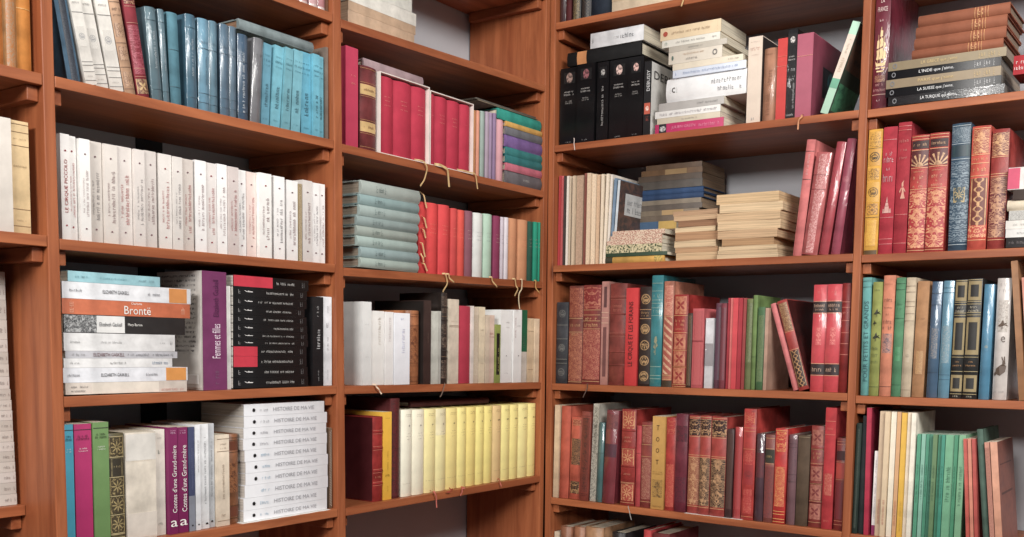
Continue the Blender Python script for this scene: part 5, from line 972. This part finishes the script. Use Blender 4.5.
V(840.4, 849, 283.2, 'l', (140, 22, 40), 'dark crimson book with thin gilt rules beside the upright', L=[.83, .78, .66, .55, .45, .35], Lc=(214, 130, 110), T=[('x', '~6', .73, .02, 0, .7, (226, 150, 130))], bulge=.002)
# ------------------------------------------------------------------ lower antique bindings
on('C4', 'on the TOOT book shelf', .008)
V(553, 558, 405, 't', (206, 178, 146), 'bare cream booklet leaning in the corner beside the salmon book', xt=555.2, D=.16)
V(558, 567.2, 406, 'h', (182, 82, 60), 'tall salmon-orange cloth book leaning behind the panelled one', xt=561.2, D=.17)
V(567.6, 578.6, 417, 'l', (186, 84, 62), 'salmon book with two black-framed gilt panels', xt=570.8, P=[(.42, .74, 'scroll', (60, 40, 34), (196, 136, 96), .8), (.07, .22, 'scroll', (70, 46, 36), (206, 156, 100), .8), (.9, .97, 'scroll', (150, 70, 54), (206, 140, 100), .75)], bulge=.002)
V(579, 588, 411.4, 'l', (134, 60, 48), 'red-brown book with dark lyre-like panels down its spine', xt=582.4, P=[(.1, .93, 'vase', (128, 56, 46), (70, 36, 32), .8)], L=[.06, .08, .95], Lc=(90, 40, 36), bulge=.001)
V(588.4, 594.4, 403.8, 'p', (176, 172, 160), 'narrow black and grey marbled book beside the teal one', xt=592.6, P=[(.02, .98, 'marble', (190, 184, 170), (66, 64, 62), 1.0)], T=[('u', '~10', .5, .8, 0, .5, (40, 38, 38))], fin='g')
V(594.8, 600.6, 422.6, 'g', (66, 104, 106), 'narrow teal-grey wrapped book leaning', xt=598.4, L=[.62], Lc=(50, 80, 84))
V(601, 613.4, 410, 'g', (122, 44, 54), 'wine-red wrapped book leaning with a white page edge showing', xt=606.4, P=[(.5, .64, 'marble', (90, 44, 60), (70, 40, 52)), (.8, .96, 'marble', (130, 70, 70), (90, 44, 54))])
V(619.8, 634, 409.4, 'l', (156, 38, 42), 'crimson bound book with three gilt flower squares, first upright one', P=[(.8, .98, 'rosette', (170, 70, 56), (216, 164, 112), .85), (.42, .58, 'rosette', (170, 70, 56), (216, 164, 112), .85), (.05, .22, 'rosette', (170, 70, 56), (216, 164, 112), .85)], L=[.785, .6, .59, .41, .24, .23, .03], Lc=(214, 150, 110), B=[.6, .41, .78], T=[('x', '~7', .71, .02, 0, .6, (222, 150, 120)), ('x', '~6', .67, .02, 0, .5, (222, 150, 120)), ('x', '~6', .33, .02, 0, .5, (222, 150, 120))], bulge=.003, D=.18)
V(634.4, 639.6, 425.8, 'h', (176, 62, 66), 'short narrow rose-red book between gilt crimson ones', L=[.66], Lc=(110, 36, 40))
V(640, 651.2, 422.4, 'l', (138, 48, 52), 'crimson book with pale gilt lacework panels beside the yellow book', P=[(.1, .58, 'fine', (136, 50, 52), (196, 150, 120), .85), (.76, .95, 'fine', (136, 50, 52), (190, 140, 110), .85)], L=[.07, .6, .74, .96], Lc=G1, bulge=.002)
V(651.6, 664.4, 416.4, 'p', (190, 144, 70), 'yellow ochre book spelling TOOT downward in dark letters', wear=.08, T=[('x', 'T', .88, .05, -.05, .22, (70, 48, 24)), ('x', 'O', .755, .05, -.05, .26, (70, 48, 24)), ('x', 'O', .635, .05, -.05, .26, (70, 48, 24)), ('x', 'T', .51, .05, -.05, .22, (70, 48, 24)), ('x', '~9', .405, .016, 0, .8, (120, 88, 40)), ('x', '~8', .385, .016, 0, .8, (120, 88, 40)), ('x', '~7', .035, .02, 0, .7, (110, 80, 40))], P=[(.13, .32, 'vase', (190, 144, 70), (96, 70, 40), .8)])
V(664.7, 674.6, 417.6, 'l', (176, 42, 44), 'bright red book with gilt flowers near the foot, beside yellow one', P=[(.04, .5, 'scroll', (176, 42, 44), (206, 120, 84), .8), (.82, .97, 'scroll', (170, 42, 44), (196, 110, 80), .8)], bulge=.002)
V(675, 686.8, 413.9, 'l', (104, 30, 48), 'dark wine-purple plain book with blotched spine', P=[(.72, .88, 'marble', (104, 30, 48), (60, 30, 40)), (.1, .36, 'marble', (104, 30, 48), (70, 30, 42))], bulge=.002)
for a, b, t, base, l in [(687.2, 698.8, 415.8, (140, 70, 50), 'gilt red book with brownish lower panel, first of the tall trio'), (699.2, 710.2, 415.8, (46, 26, 26), 'gilt red book with black lower panel, middle of the tall trio'), (710.6, 725.8, 417, (46, 26, 26), 'widest gilt red book with black panel, last of the tall trio')]:
    V(a, b, t, 'l', (170, 52, 56), l, P=[(.09, .575, 'vase', base, (206, 158, 112), .96), (.8, .97, 'scroll', (56, 30, 28), (206, 158, 110), .96)], L=[.58, .6, .79, .985, .075], Lc=G1, bulge=.0025, D=.17)
V(726.4, 733.2, 429, 'l', (66, 38, 38), 'narrow dark brown book with faint ornament, after the tall trio', P=[(.1, .95, 'lattice', (62, 36, 36), (112, 80, 66), .8)], bulge=.001)
V(733.5, 741.4, 427, 'g', (172, 56, 58), 'plain faded red wrapped book beside the dark brown one', P=[(.1, .9, 'marble', (174, 58, 58), (140, 50, 54), .9)])
V(742.4, 754.8, 408.9, 'l', (180, 46, 48), 'tall red book with star at head and oval ornament', P=[(.86, .97, 'rosette', (176, 44, 46), (206, 130, 90), .8), (.32, .5, 'medal', (160, 44, 46), (120, 40, 42), .8), (.06, .28, 'scroll', (174, 44, 46), (196, 100, 80), .7), (.5, .62, 'scroll', (174, 44, 46), (196, 100, 80), .7)], L=[.83, .8, .64, .03], Lc=(206, 130, 90), bulge=.002, D=.2)
V(755.3, 763.8, 433.5, 'g', (72, 46, 56), 'dark purplish wrapped book with red patch and white glint', P=[(.5, .78, 'marble', (110, 46, 54), (70, 44, 52), .9)])
V(764.2, 773.6, 434.7, 'l', (130, 60, 58), 'rose-brown book with dark green title label', P=[(.68, .83, 'plain', (50, 48, 38)), (.05, .64, 'marble', (134, 62, 58), (96, 54, 56))], L=[.84, .67, .96], Lc=G1, T=[('x', '~6', .755, .03, 0, .6, (190, 160, 100))], bulge=.0015)
V(774.1, 786.4, 428.6, 'l', (190, 34, 40), 'bright scarlet book with swirling gold flowers', P=[(.18, .6, 'scroll', (186, 34, 40), (232, 180, 100), .8), (.76, .97, 'scroll', (186, 34, 40), (226, 170, 96), .8)], L=[.02, .05, .1, .13, .98], Lc=(232, 180, 100), bulge=.002, D=.17)
V(786.7, 795.4, 434.7, 'g', (112, 78, 84), 'mauve-grey wrapped book with dark rules', P=[(.5, .95, 'marble', (116, 80, 86), (84, 60, 70), .9)], L=[.9, .86, .56, .48], Lc=(60, 40, 46))
V(795.8, 808, 435.5, 'h', (84, 66, 50), 'plain olive-brown cloth book', L=[.98], Lc=(150, 130, 100), bulge=.002)
V(808.5, 821.8, 426, 'l', (140, 44, 46), 'dark red bound book with four gilt star squares beside olive-brown one', P=[(.81, .96, 'xflower', (120, 44, 44), (178, 112, 92), .9), (.46, .6, 'xflower', (120, 44, 44), (178, 112, 92), .9), (.27, .42, 'xflower', (120, 44, 44), (178, 112, 92), .9), (.08, .235, 'xflower', (120, 44, 44), (178, 112, 92), .9)], B=[.78, .62, .44, .25], L=[.77, .63, .43, .26, .05], Lc=G2, T=[('x', '~7', .73, .025, 0, .6, G1), ('x', '~6', .69, .025, 0, .5, G1)], bulge=.003)
V(823, 834, 404.8, 'h', (176, 44, 50), 'tallest red cloth book with a worn pale patch', P=[(.28, .46, 'marble', (178, 50, 52), (190, 116, 90), .7)], L=[.89, .78], Lc=(206, 110, 90), T=[('x', '~6', .83, .02, 0, .6, (206, 110, 90)), ('x', '~5', .07, .02, 0, .5, (206, 110, 90))], bulge=.002, D=.19)
tw = V(834.3, 843.2, 438, 'l', (132, 36, 42), 'short dark red book with black title label by the upright', P=[(.76, .86, 'plain', (66, 30, 32)), (.56, .73, 'plain', (166, 58, 48)), (.12, .52, 'frame', (120, 34, 40), (90, 28, 34), .8)], L=[.96, .93, .74, .55, .1, .06], Lc=(196, 120, 90), bulge=.0015)
_o = [o for o in COL.objects if o.get('label', '').startswith('crimson book with pale gilt lacework')][0]
ribbon(_o, 'R', [(628, 507, 0), (629.4, 512), (631.6, 520)], col=(190, 186, 180), wd=.0012, shn='C4')
_o = [o for o in COL.objects if o.get('label', '').startswith('wide red bound book with dense')][0]
ribbon(_o, 'R', [(588.2, 384.6, 0), (586.8, 389), (583, 397.6)], col=(90, 70, 64), wd=.002, shn='C3')
sheet('C4', 'R', 684, 742, 'white paper sheet showing under the tall gilt trio of red books', 712, 516, d0=.0015, D=.1)
# tops of a lower shelf
on('C5', 'on the lowest corner shelf', .012)
for a, b, t, c, l, k in [(548, 558, 531.5, (206, 186, 160), 'cream book whose head just shows beside the corner upright', 'p'), (559, 570.6, 526.8, (150, 98, 70), 'brown leather-bound book, first of three showing their heads', 'l'), (571, 583.6, 527.4, (164, 110, 78), 'brown leather-bound book, second of three showing their heads', 'l'), (584, 602, 527.6, (176, 130, 92), 'tan leather-bound book, third of three showing their heads', 'l'), (610, 624, 533, (40, 34, 36), 'black book head showing between brown and red ones', 'l'), (642.8, 650.4, 530.4, (190, 60, 62), 'red book head showing, its long top running back', 'h'), (651, 668, 534, (112, 40, 42), 'dark red book head showing beside the red one', 'h')]:
    V(a, b, t, k, c, l, ym=545, D=.16)
# ================================================================== FAR RIGHT BAY
on('D1', 'on the travel books shelf', .014)
V(867.4, 886.8, -42, 'h', (106, 24, 46), 'tall burgundy book with gilt sailing ship', D=.2, fin='g', bulge=.003, xt=None, ym=70,
  P=[(.215, .265, 'scroll', (106, 24, 46), (206, 160, 110), .7)], L=[.12], Lc=(206, 160, 140), T=[('x', '^ship', .455, .35, 0, .74, (238, 206, 150)), ('x', 'LA', .825, .025, 0, .25, (226, 196, 190)), ('x', 'FRANCE', .765, .035, 0, .66, (226, 196, 190)), ('x', '~2', .68, .015, 0, .3, (226, 196, 190)), ('x', '~6', .195, .02, 0, .55, (226, 170, 160)), ('x', '~9', .155, .022, 0, .8, (226, 170, 160)), ('x', '~2', .075, .012, 0, .3, (226, 196, 190))])
SV = (150, 132, 106)
TV = [(888, 1004.4, 98.8, 90.6, (16, 16, 20), 'LA TURQUIE que j’aime', 'black travel book with silver glare, lowest of the pile', 1), (885.4, 1001.4, 90.6, 82, (16, 16, 20), 'LA SUISSE que j’aime.', 'black travel book on Switzerland, second from the pile bottom', 1), (886, 1001, 82, 72.8, (146, 128, 102), 'PARIS que j’aime', 'tan travel book lying between two black ones', 0), (887.4, 1001, 72.8, 64, (16, 16, 20), 'L’INDE que j’aime.', 'black travel book on India, uppermost black one', 1), (888.4, 1006.4, 64, 55, (142, 126, 98), 'LA GRECE que j’aime', 'tan travel book lying just under the orange-brown volumes', 0)]
it = []
for x0, x1, yb, yt, c, tt, l, bk in TV:
    ink = (226, 226, 226) if bk else (206, 178, 120)
    it.append((x0, x1, yb, yt, 'p', c, l, dict(fin='g' if 'TURQ' in tt else 'k' if bk else 'p', D=.19, wear=.06, pages=(150, 136, 120) if not bk else (110, 104, 98), T=[('u', tt, .29, .6, 0, .45, ink), ('u', '~1', .78, .79, 0, .7, ink), ('u', '~1', .86, .87, 0, .7, ink), ('u', '~1', .94, .95, 0, .7, ink), ('u', 'o', .04, .08, 0, .6, (120, 120, 124)), ('u', '~2', .8, .84, 0, .4, ink), ('u', '~2', .88, .92, 0, .4, ink)])))
for x0, x1, yb, yt, l in [(911.6, 1003, 53.4, 43.4, 'orange-brown leather volume lying lowest of the four'), (914, 1006, 42.2, 32, 'orange-brown leather volume, second from the bottom of the four'), (915.6, 1007, 31.2, 20.8, 'orange-brown leather volume, third from the bottom of the four'), (918, 1010, 20.2, 9.6, 'orange-brown leather volume lying on top of the pile')]:
    it.append((x0, x1, yb, yt, 'l', (142, 82, 56), l, dict(D=.15, bulge=.004, fin='h', wear=.1, pages=(140, 120, 100), xc=958 if 0 else 945, L=[.63, .66, .7, .74, .77], Lc=(226, 170, 110), T=[('u', '~2', .66, .74, 0, .55, (226, 170, 110))])))
for q in it[5:]:
    pass
# heights of the four are taken at the middle of the travel books
it = it[:5]+[(a, b, y0+2.0, y1+2.0, k, c, l, d) for a, b, y0, y1, k, c, l, d in it[5:]]
H(it, 945, grp='travel books and brown volumes in a pile', sb=.002)
H([(1031, 1090, 92, 84, 'p', (90, 80, 70), 'brown book under the red one at the photo edge', {}), (1028, 1090, 84, 74, 'p', (120, 100, 84), 'tan book under the red one at the photo edge', {}), (1013.4, 1085, 73, 55, 'p', (182, 36, 46), 'red book with white print lying at the photo edge', dict(T=[('u', '~8', .02, .2, .15, .2, WHT), ('u', '~6', .04, .2, -.15, .2, WHT)]))], 1022, grp='books lying at the photo edge', sb=.0)
on('D2', 'on the ornate bindings shelf', .010)
V(864.4, 880, 129.8, 'h', (216, 160, 52), 'yellow ornate book with two black medallions', bulge=.002, P=[(.71, .85, 'medal', (206, 150, 50), (40, 34, 24), .9), (.42, .58, 'medal', (216, 160, 50), (90, 64, 30), .9), (.86, .98, 'scroll', (216, 160, 52), (140, 100, 40), .8), (.6, .69, 'scroll', (216, 160, 52), (130, 92, 40), .8), (.32, .41, 'scroll', (210, 150, 50), (120, 84, 40), .8), (0, .035, 'plain', (90, 66, 34)), (.07, .28, 'scroll', (222, 170, 52), (196, 140, 44), .7)], L=[.3, .85], Lc=(110, 80, 30))
V(880.4, 894.4, 127, 'h', (172, 40, 56), 'red cloth book with silver title and small silver tower', bulge=.002, T=[('x', '^tower', .39, .13, 0, .6, (206, 156, 146)), ('x', '~4', .79, .03, 0, .5, (206, 170, 170)), ('x', '~7', .745, .045, 0, .75, (196, 170, 170)), ('x', '~2', .67, .02, 0, .3, (196, 170, 170)), ('x', '~6', .6, .06, 0, .75, (186, 160, 160))], L=[.9, .29, .12, .08], Lc=(200, 110, 110))
V(894.8, 908.2, 119.2, 'h', (160, 36, 50), 'tallest plain red cloth book with small gilt figure', bulge=.002, T=[('x', '^figure', .49, .14, .05, .5, (212, 150, 126)), ('x', '~7', .86, .025, 0, .7, (200, 120, 110)), ('x', '~4', .79, .02, 0, .5, (200, 120, 110)), ('x', '~6', .73, .02, 0, .65, (200, 120, 110))], L=[.97, .94, .3, .08], Lc=(196, 96, 90))
for a, b, t, l in [(908.6, 926.6, 134.8, 'red book with gilt sunrise and thistle ornament, first of the pair'), (927, 946.4, 132.8, 'red book with gilt sunrise and thistle ornament, second of pair')]:
    V(a, b, t, 'l', (176, 46, 52), l, bulge=.003, P=[(.88, .95, 'plain', (58, 34, 34)), (.73, .87, 'rays', (90, 34, 36), (226, 180, 130), .94), (.04, .53, 'vase', (172, 46, 48), (222, 166, 116), .94)], L=[.72, .87, .96, .985, .02, .54], Lc=(222, 166, 116), T=[('x', '~8', .915, .025, 0, .75, (206, 170, 130)), ('x', '~7', .69, .012, 0, .6, (222, 166, 116)), ('x', '~6', .64, .03, 0, .6, (226, 170, 130)), ('x', '~1', .6, .015, 0, .12, (222, 166, 116)), ('x', '~6', .565, .025, 0, .6, (226, 170, 130))], D=.16)
V(946.8, 966, 123.6, 'l', (46, 72, 92), 'blue book with all-over silver ornament and gold medallion', xt=951.6, bulge=.003, P=[(.85, .97, 'fine', (46, 72, 90), (140, 154, 162), .96), (.74, .83, 'frame', (34, 56, 66), (40, 66, 70), .96), (.07, .7, 'scroll', (44, 70, 90), (136, 152, 162), .96), (.38, .5, 'rosette', (52, 74, 84), (206, 176, 110), .6)], L=[.98, .84, .72, .05], Lc=(170, 182, 188), D=.16)
V(966.6, 985.4, 126.8, 'l', (190, 72, 54), 'orange-red book with gilt lozenge chain down its spine', xt=972.6, bulge=.003, P=[(.78, .97, 'vase', (150, 60, 46), (226, 172, 116), .85), (.2, .58, 'chain', (110, 50, 40), (226, 176, 116), .92), (.1, .2, 'scroll', (186, 70, 54), (226, 170, 116), .94)], L=[.77, .7, .6, .08, .98], Lc=(226, 172, 116), T=[('x', '~9', .735, .02, 0, .8, (226, 172, 116)), ('x', '~7', .65, .03, 0, .7, (226, 172, 116))], D=.16)
V(985.9, 1003.4, 129.2, 'l', (158, 44, 62), 'crimson book with brown gilt urn panel, last before the white pile', xt=992.0, bulge=.003, P=[(.78, .97, 'vase', (110, 44, 44), (226, 176, 120), .94), (.1, .6, 'vase', (112, 50, 50), (210, 158, 116), .94)], L=[.77, .61, .63, .08], Lc=(222, 170, 120), D=.16)
H([(1006, 1085, 247.8, 237.4, 'p', (40, 36, 36), 'black paperback lowest in the white pile at the photo edge', dict(T=[('u', '~20', .04, .5, 0, .3, (120, 110, 110))])), (1005.6, 1085, 237.4, 229, 'p', (228, 226, 222), 'white paperback, lower of two at the photo edge', dict(T=[('u', '~9', .15, .5, 0, .25, INK)])), (1005.6, 1085, 229, 220.4, 'p', (230, 226, 218), 'white paperback, upper of two at the photo edge', dict(T=[('u', '~9', .1, .5, 0, .25, GRY)])), (1009, 1085, 220.4, 210.6, 'p', (186, 184, 178), 'grey patterned paperback at the photo edge', dict(P=[(0, .6, 'fine', (196, 194, 188), (120, 118, 114), .9)])), (1007, 1085, 210.6, 200, 'p', (226, 212, 186), 'cream rounded paperback at the photo edge', dict(bulge=.004)), (1013, 1085, 200, 189.6, 'p', (70, 56, 50), 'dark shaded book under the pink and white one', {}), (1008, 1085, 189.6, 167.4, 'p', (226, 222, 218), 'white thick paperback with pink patch topping the edge pile', dict(P=[(.0, .16, 'plain', (206, 70, 104)), (.22, .5, 'fine', (224, 220, 216), (180, 150, 150), .6)]))], 1015, grp='white pile at the photo edge', sb=.004)  # dark book added to fill the dark gap under the top paperback
on('D3', 'on the blue and green shelf', .008)
def LN(a, b, t, k, c, l, dx=6.6, **kw):
    w = b-a; V(a-dx*.46, b-dx*.46, t, k, c, l, xt=a+dx*.54, D=.15, **kw)
LN(861.0, 870.2, 277.6, 'h', (96, 160, 156), 'aqua book with dark title down its spine beside the upright', T=[('u', 'POUR PETITS ENFANTS SAGES' if 0 else 'POUR PETITS ET GRANDS', .12, .8, .0, .5, (40, 80, 90))], L=[.97, .92], Lc=(50, 100, 100), dx=2.6)
LN(870.6, 880.4, 282.2, 'h', (138, 144, 72), 'yellow-green book with black bird shapes', T=[('x', '^bird', .73, .07, .1, .75, (44, 46, 32)), ('x', '^bird', .64, .05, -.1, .45, (44, 46, 32)), ('x', '^bird', .52, .08, .1, .8, (44, 46, 32)), ('x', '~6', .42, .03, 0, .7, (50, 60, 30)), ('x', '~6', .36, .04, 0, .7, (50, 60, 30)), ('x', '~7', .3, .03, 0, .8, (50, 60, 30)), ('x', '~6', .93, .015, 0, .6, (60, 70, 36))], L=[.08], Lc=(60, 70, 36), dx=5)
LN(880.8, 892.8, 275.6, 'h', (204, 126, 96), 'salmon-orange book with black title and dark drawing', P=[(.36, .52, 'vase', (200, 140, 120), (90, 80, 90), .8)], T=[('x', '~6', .8, .03, 0, .7, (60, 40, 36)), ('x', '~7', .735, .014, 0, .7, (90, 56, 46)), ('x', '~2', .68, .014, 0, .3, (90, 56, 46)), ('x', '~6', .62, .035, 0, .75, (60, 40, 36)), ('x', '~7', .57, .03, 0, .85, (60, 40, 36)), ('x', '~6', .93, .012, 0, .6, (140, 80, 60))], L=[.08], Lc=(90, 50, 40), dx=5.6)
LN(893.2, 902.8, 277.8, 'h', (78, 130, 94), 'grass-green cloth book with faint stamped motif', P=[(.3, .42, 'medal', (74, 142, 96), (54, 112, 74), .6)], L=[.95, .9, .66, .1], Lc=(40, 90, 60), T=[('x', '~5', .78, .02, 0, .6, (44, 100, 66)), ('x', '~4', .74, .02, 0, .5, (44, 100, 66))], dx=6)
LN(903.2, 913, 277.8, 'h', (190, 172, 146), 'beige cloth book with grey rules and small oval', P=[(.29, .4, 'medal', (190, 172, 146), (140, 126, 106), .5)], L=[.93, .88, .8, .76, .7, .64, .06], Lc=(150, 130, 110), dx=6.6)
LN(913.4, 925.4, 281.2, 'h', (168, 122, 82), 'tan-brown book with gilt sprig near the foot', P=[(.2, .4, 'scroll', (168, 122, 82), (200, 160, 100), .6)], bulge=.002, T=[('x', '~5', .68, .02, 0, .6, (130, 90, 60))], dx=6.8)
LN(927.8, 938.8, 281.6, 'g', (64, 92, 118), 'dark steel-blue wrapped book with pale figure', P=[(.34, .6, 'marble', (66, 94, 120), (150, 140, 130), .6)], L=[.9, .8, .22], Lc=(44, 66, 86), dx=6.6)
LN(939.4, 950.8, 280.8, 'g', (92, 138, 160), 'lighter blue wrapped book with glassy figure', P=[(.3, .62, 'marble', (96, 140, 160), (146, 156, 156), .7)], L=[.94, .9, .2, .16], Lc=(60, 96, 116), dx=6.6)
for a, b, t, l, dx in [(951.4, 964.2, 279.6, 'black bound book with gold frames, first of the pair', 6.6), (964.8, 979.6, 278.8, 'black bound book with gold frames, second and wider of pair', 6.4)]:
    F_ = (146, 128, 88)
    LN(a, b, t, 'l', (34, 34, 34), l, bulge=.003, P=[(.82, .98, 'plain', F_, (0, 0, 0), .9), (.37, .68, 'plain', F_, (0, 0, 0), .9), (.06, .2, 'plain', F_, (0, 0, 0), .9), (.85, .95, 'plain', (36, 34, 32), (0, 0, 0), .55), (.41, .64, 'plain', (40, 38, 36), (0, 0, 0), .6), (.085, .175, 'plain', (40, 38, 36), (0, 0, 0), .55)], L=[.81, .79, .7, .72, .35, .23, .04, .99], Lc=(176, 158, 112), T=[('x', '~5', .765, .02, 0, .5, (206, 196, 170)), ('x', '~7', .735, .02, 0, .7, (206, 196, 170)), ('x', '~3', .31, .012, 0, .3, (206, 150, 90)), ('x', '~7', .28, .015, 0, .7, (206, 150, 90)), ('x', '~3', .02, .014, 0, .4, (206, 196, 170))], dx=dx)
LN(981, 991.6, 284.4, 'g', (72, 128, 158), 'bright mid-blue cloth book with small gilt mark', P=[(.42, .5, 'medal', (72, 128, 158), (160, 150, 110), .4)], dx=6.6)
LN(993.8, 1008.4, 278.2, 'g', (200, 192, 186), 'white book printed with brown hare shapes', P=[(.56, .82, 'marble', (206, 198, 190), (150, 140, 132), .7), ], T=[('x', '^hare', .28, .16, 0, .85, (88, 70, 58)), ('x', '^bird', .62, .08, .05, .75, (92, 74, 62)), ('x', '~4', .95, .03, 0, .5, (130, 124, 122)), ('x', '~6', .9, .03, 0, .7, (130, 124, 122)), ('x', 'e', .5, .05, .1, .3, (110, 96, 90)), ('x', '~7', .07, .02, 0, .7, (130, 124, 122))], dx=6)
V(1019, 1026, 261, 'p', (150, 104, 66), 'tall brown narrow book leaning back at the photo edge', xt=1011, D=.15)
V(1028, 1040, 277, 'p', (196, 130, 110), 'pinkish book cut by the photo edge', D=.14, xt=1021)
on('D4', 'on the green pamphlets shelf', .008)
V(853.4, 859.4, 423.2, 'h', (34, 48, 42), 'dark green-black narrow book beside the upright', P=[(.05, .95, 'dots', (34, 48, 42), (90, 100, 84), .4)], D=.14)
V(859.7, 865.8, 415.8, 'h', (44, 48, 50), 'charcoal plain cloth book beside the red booklet', D=.15)
V(863.8, 868.6, 407.8, 't', (178, 36, 66), 'tall crimson thin booklet with dark red front', xt=867.6, D=.15, S=[('r', .02, .98, .01, .99, 'plain', (130, 22, 50), (0, 0, 0))], ym=470)
V(872.0, 876.4, 451.2, 't', (226, 220, 216), 'short white booklet with vertical print and purple foot', D=.1, P=[(0, .12, 'plain', (130, 30, 80), (0, 0, 0), 1.0)], T=[('u', '~16', .2, .9, 0, .35, (140, 120, 120))])
for a, b, t, c, l, rd in [(877, 882.6, 405.2, (198, 172, 142), 'tall beige booklet with red foot print, first of the tall pale run', 1), (882.9, 887.8, 406, (212, 188, 154), 'tall cream booklet with red foot print, second of the pale run', 1), (888.1, 893.6, 406.2, (222, 212, 192), 'tall ivory booklet, third of the pale run', 0), (893.9, 898.2, 407, (206, 158, 112), 'tall tan booklet with reddish foot print beside the yellow one', 1)]:
    V(a, b, t, 't', c, l, D=.15, wear=.07, T=[('u', '~9', .1, .3, 0, .5, (170, 70, 56))] if rd else [])
V(898.5, 904.6, 412.8, 't', (220, 172, 50), 'mustard yellow booklet among the pale run', D=.15, T=[('u', '~12', .06, .3, 0, .3, (160, 120, 40))], wear=.08)
V(904.9, 909, 407.4, 't', (224, 206, 180), 'tall cream booklet just after the yellow one', D=.15); V(909.3, 914, 406.8, 't', (232, 224, 206), 'tall whitish booklet ending the pale run beside the greens', D=.15)
GR = [(914.4, 918.2, (76, 146, 116)), (918.4, 922.6, (128, 176, 156)), (922.8, 926.4, (70, 140, 112)), (926.6, 930.6, (66, 128, 104)), (930.8, 935.2, (98, 128, 88)), (935.4, 939, (62, 126, 100)), (939.2, 942.8, (58, 138, 116)), (943, 951.8, (106, 164, 128)), (952, 955.6, (66, 136, 102)), (955.8, 962.6, (118, 164, 128))]
GN = ['deep green pamphlet, first of the green run', 'pale mint pamphlet, second of the green run', 'mid green pamphlet, third of the green run', 'darker green pamphlet, fourth of the green run', 'olive-tinged pamphlet, fifth of the green run', 'dark green narrow pamphlet, sixth of the green run', 'teal-green narrow pamphlet, seventh of the green run', 'broad light green pamphlet, eighth of the green run', 'narrow green pamphlet, ninth of the green run', 'broad pale green pamphlet ending the green run']
for i, (a, b, c) in enumerate(GR):
    V(a, b, 434+.3*i*.4, 't', c, GN[i], D=.125, pages=(170, 190, 170), T=[('u', '~%d' % (9+i % 4), .36+.03*(i % 3), .72, 0, .5, (40, 84, 66))], wear=.1, grp='green pamphlets')
for a, b, c, l, x in [(966, 970.4, (190, 84, 72), 'brick-red booklet, first of three after the greens', 963.2), (970.8, 974.4, (206, 128, 104), 'salmon booklet, second of three after the greens', 967.8), (974.8, 978.6, (176, 74, 66), 'dark brick booklet, third of three after the greens', 971.8)]:
    V(a, b, 438.8, 't', c, l, xt=x, D=.12)
V(983, 989.4, 429.4, 'h', (76, 100, 88), 'grey-green cloth book leaning, tallest after the brick booklets', xt=976, D=.15)
V(990.4, 995.6, 442.4, 'p', (190, 128, 108), 'thin pinkish-brown book leaning, first of the last pair', xt=984.2, D=.14, P=[(.05, .95, 'marble', (190, 128, 108), (140, 90, 76))]); V(996, 1003.6, 442, 'p', (206, 146, 118), 'thick pinkish book leaning last with mottled brown cover showing', xt=990, D=.15, S=[('r', 0, 1, 0, 1, 'marble', (146, 86, 70), (120, 70, 60)), ('r', .1, .8, .5, .52, 'plain', (90, 56, 50), (0, 0, 0)), ('r', .1, .8, .78, .79, 'plain', (90, 56, 50), (0, 0, 0))])
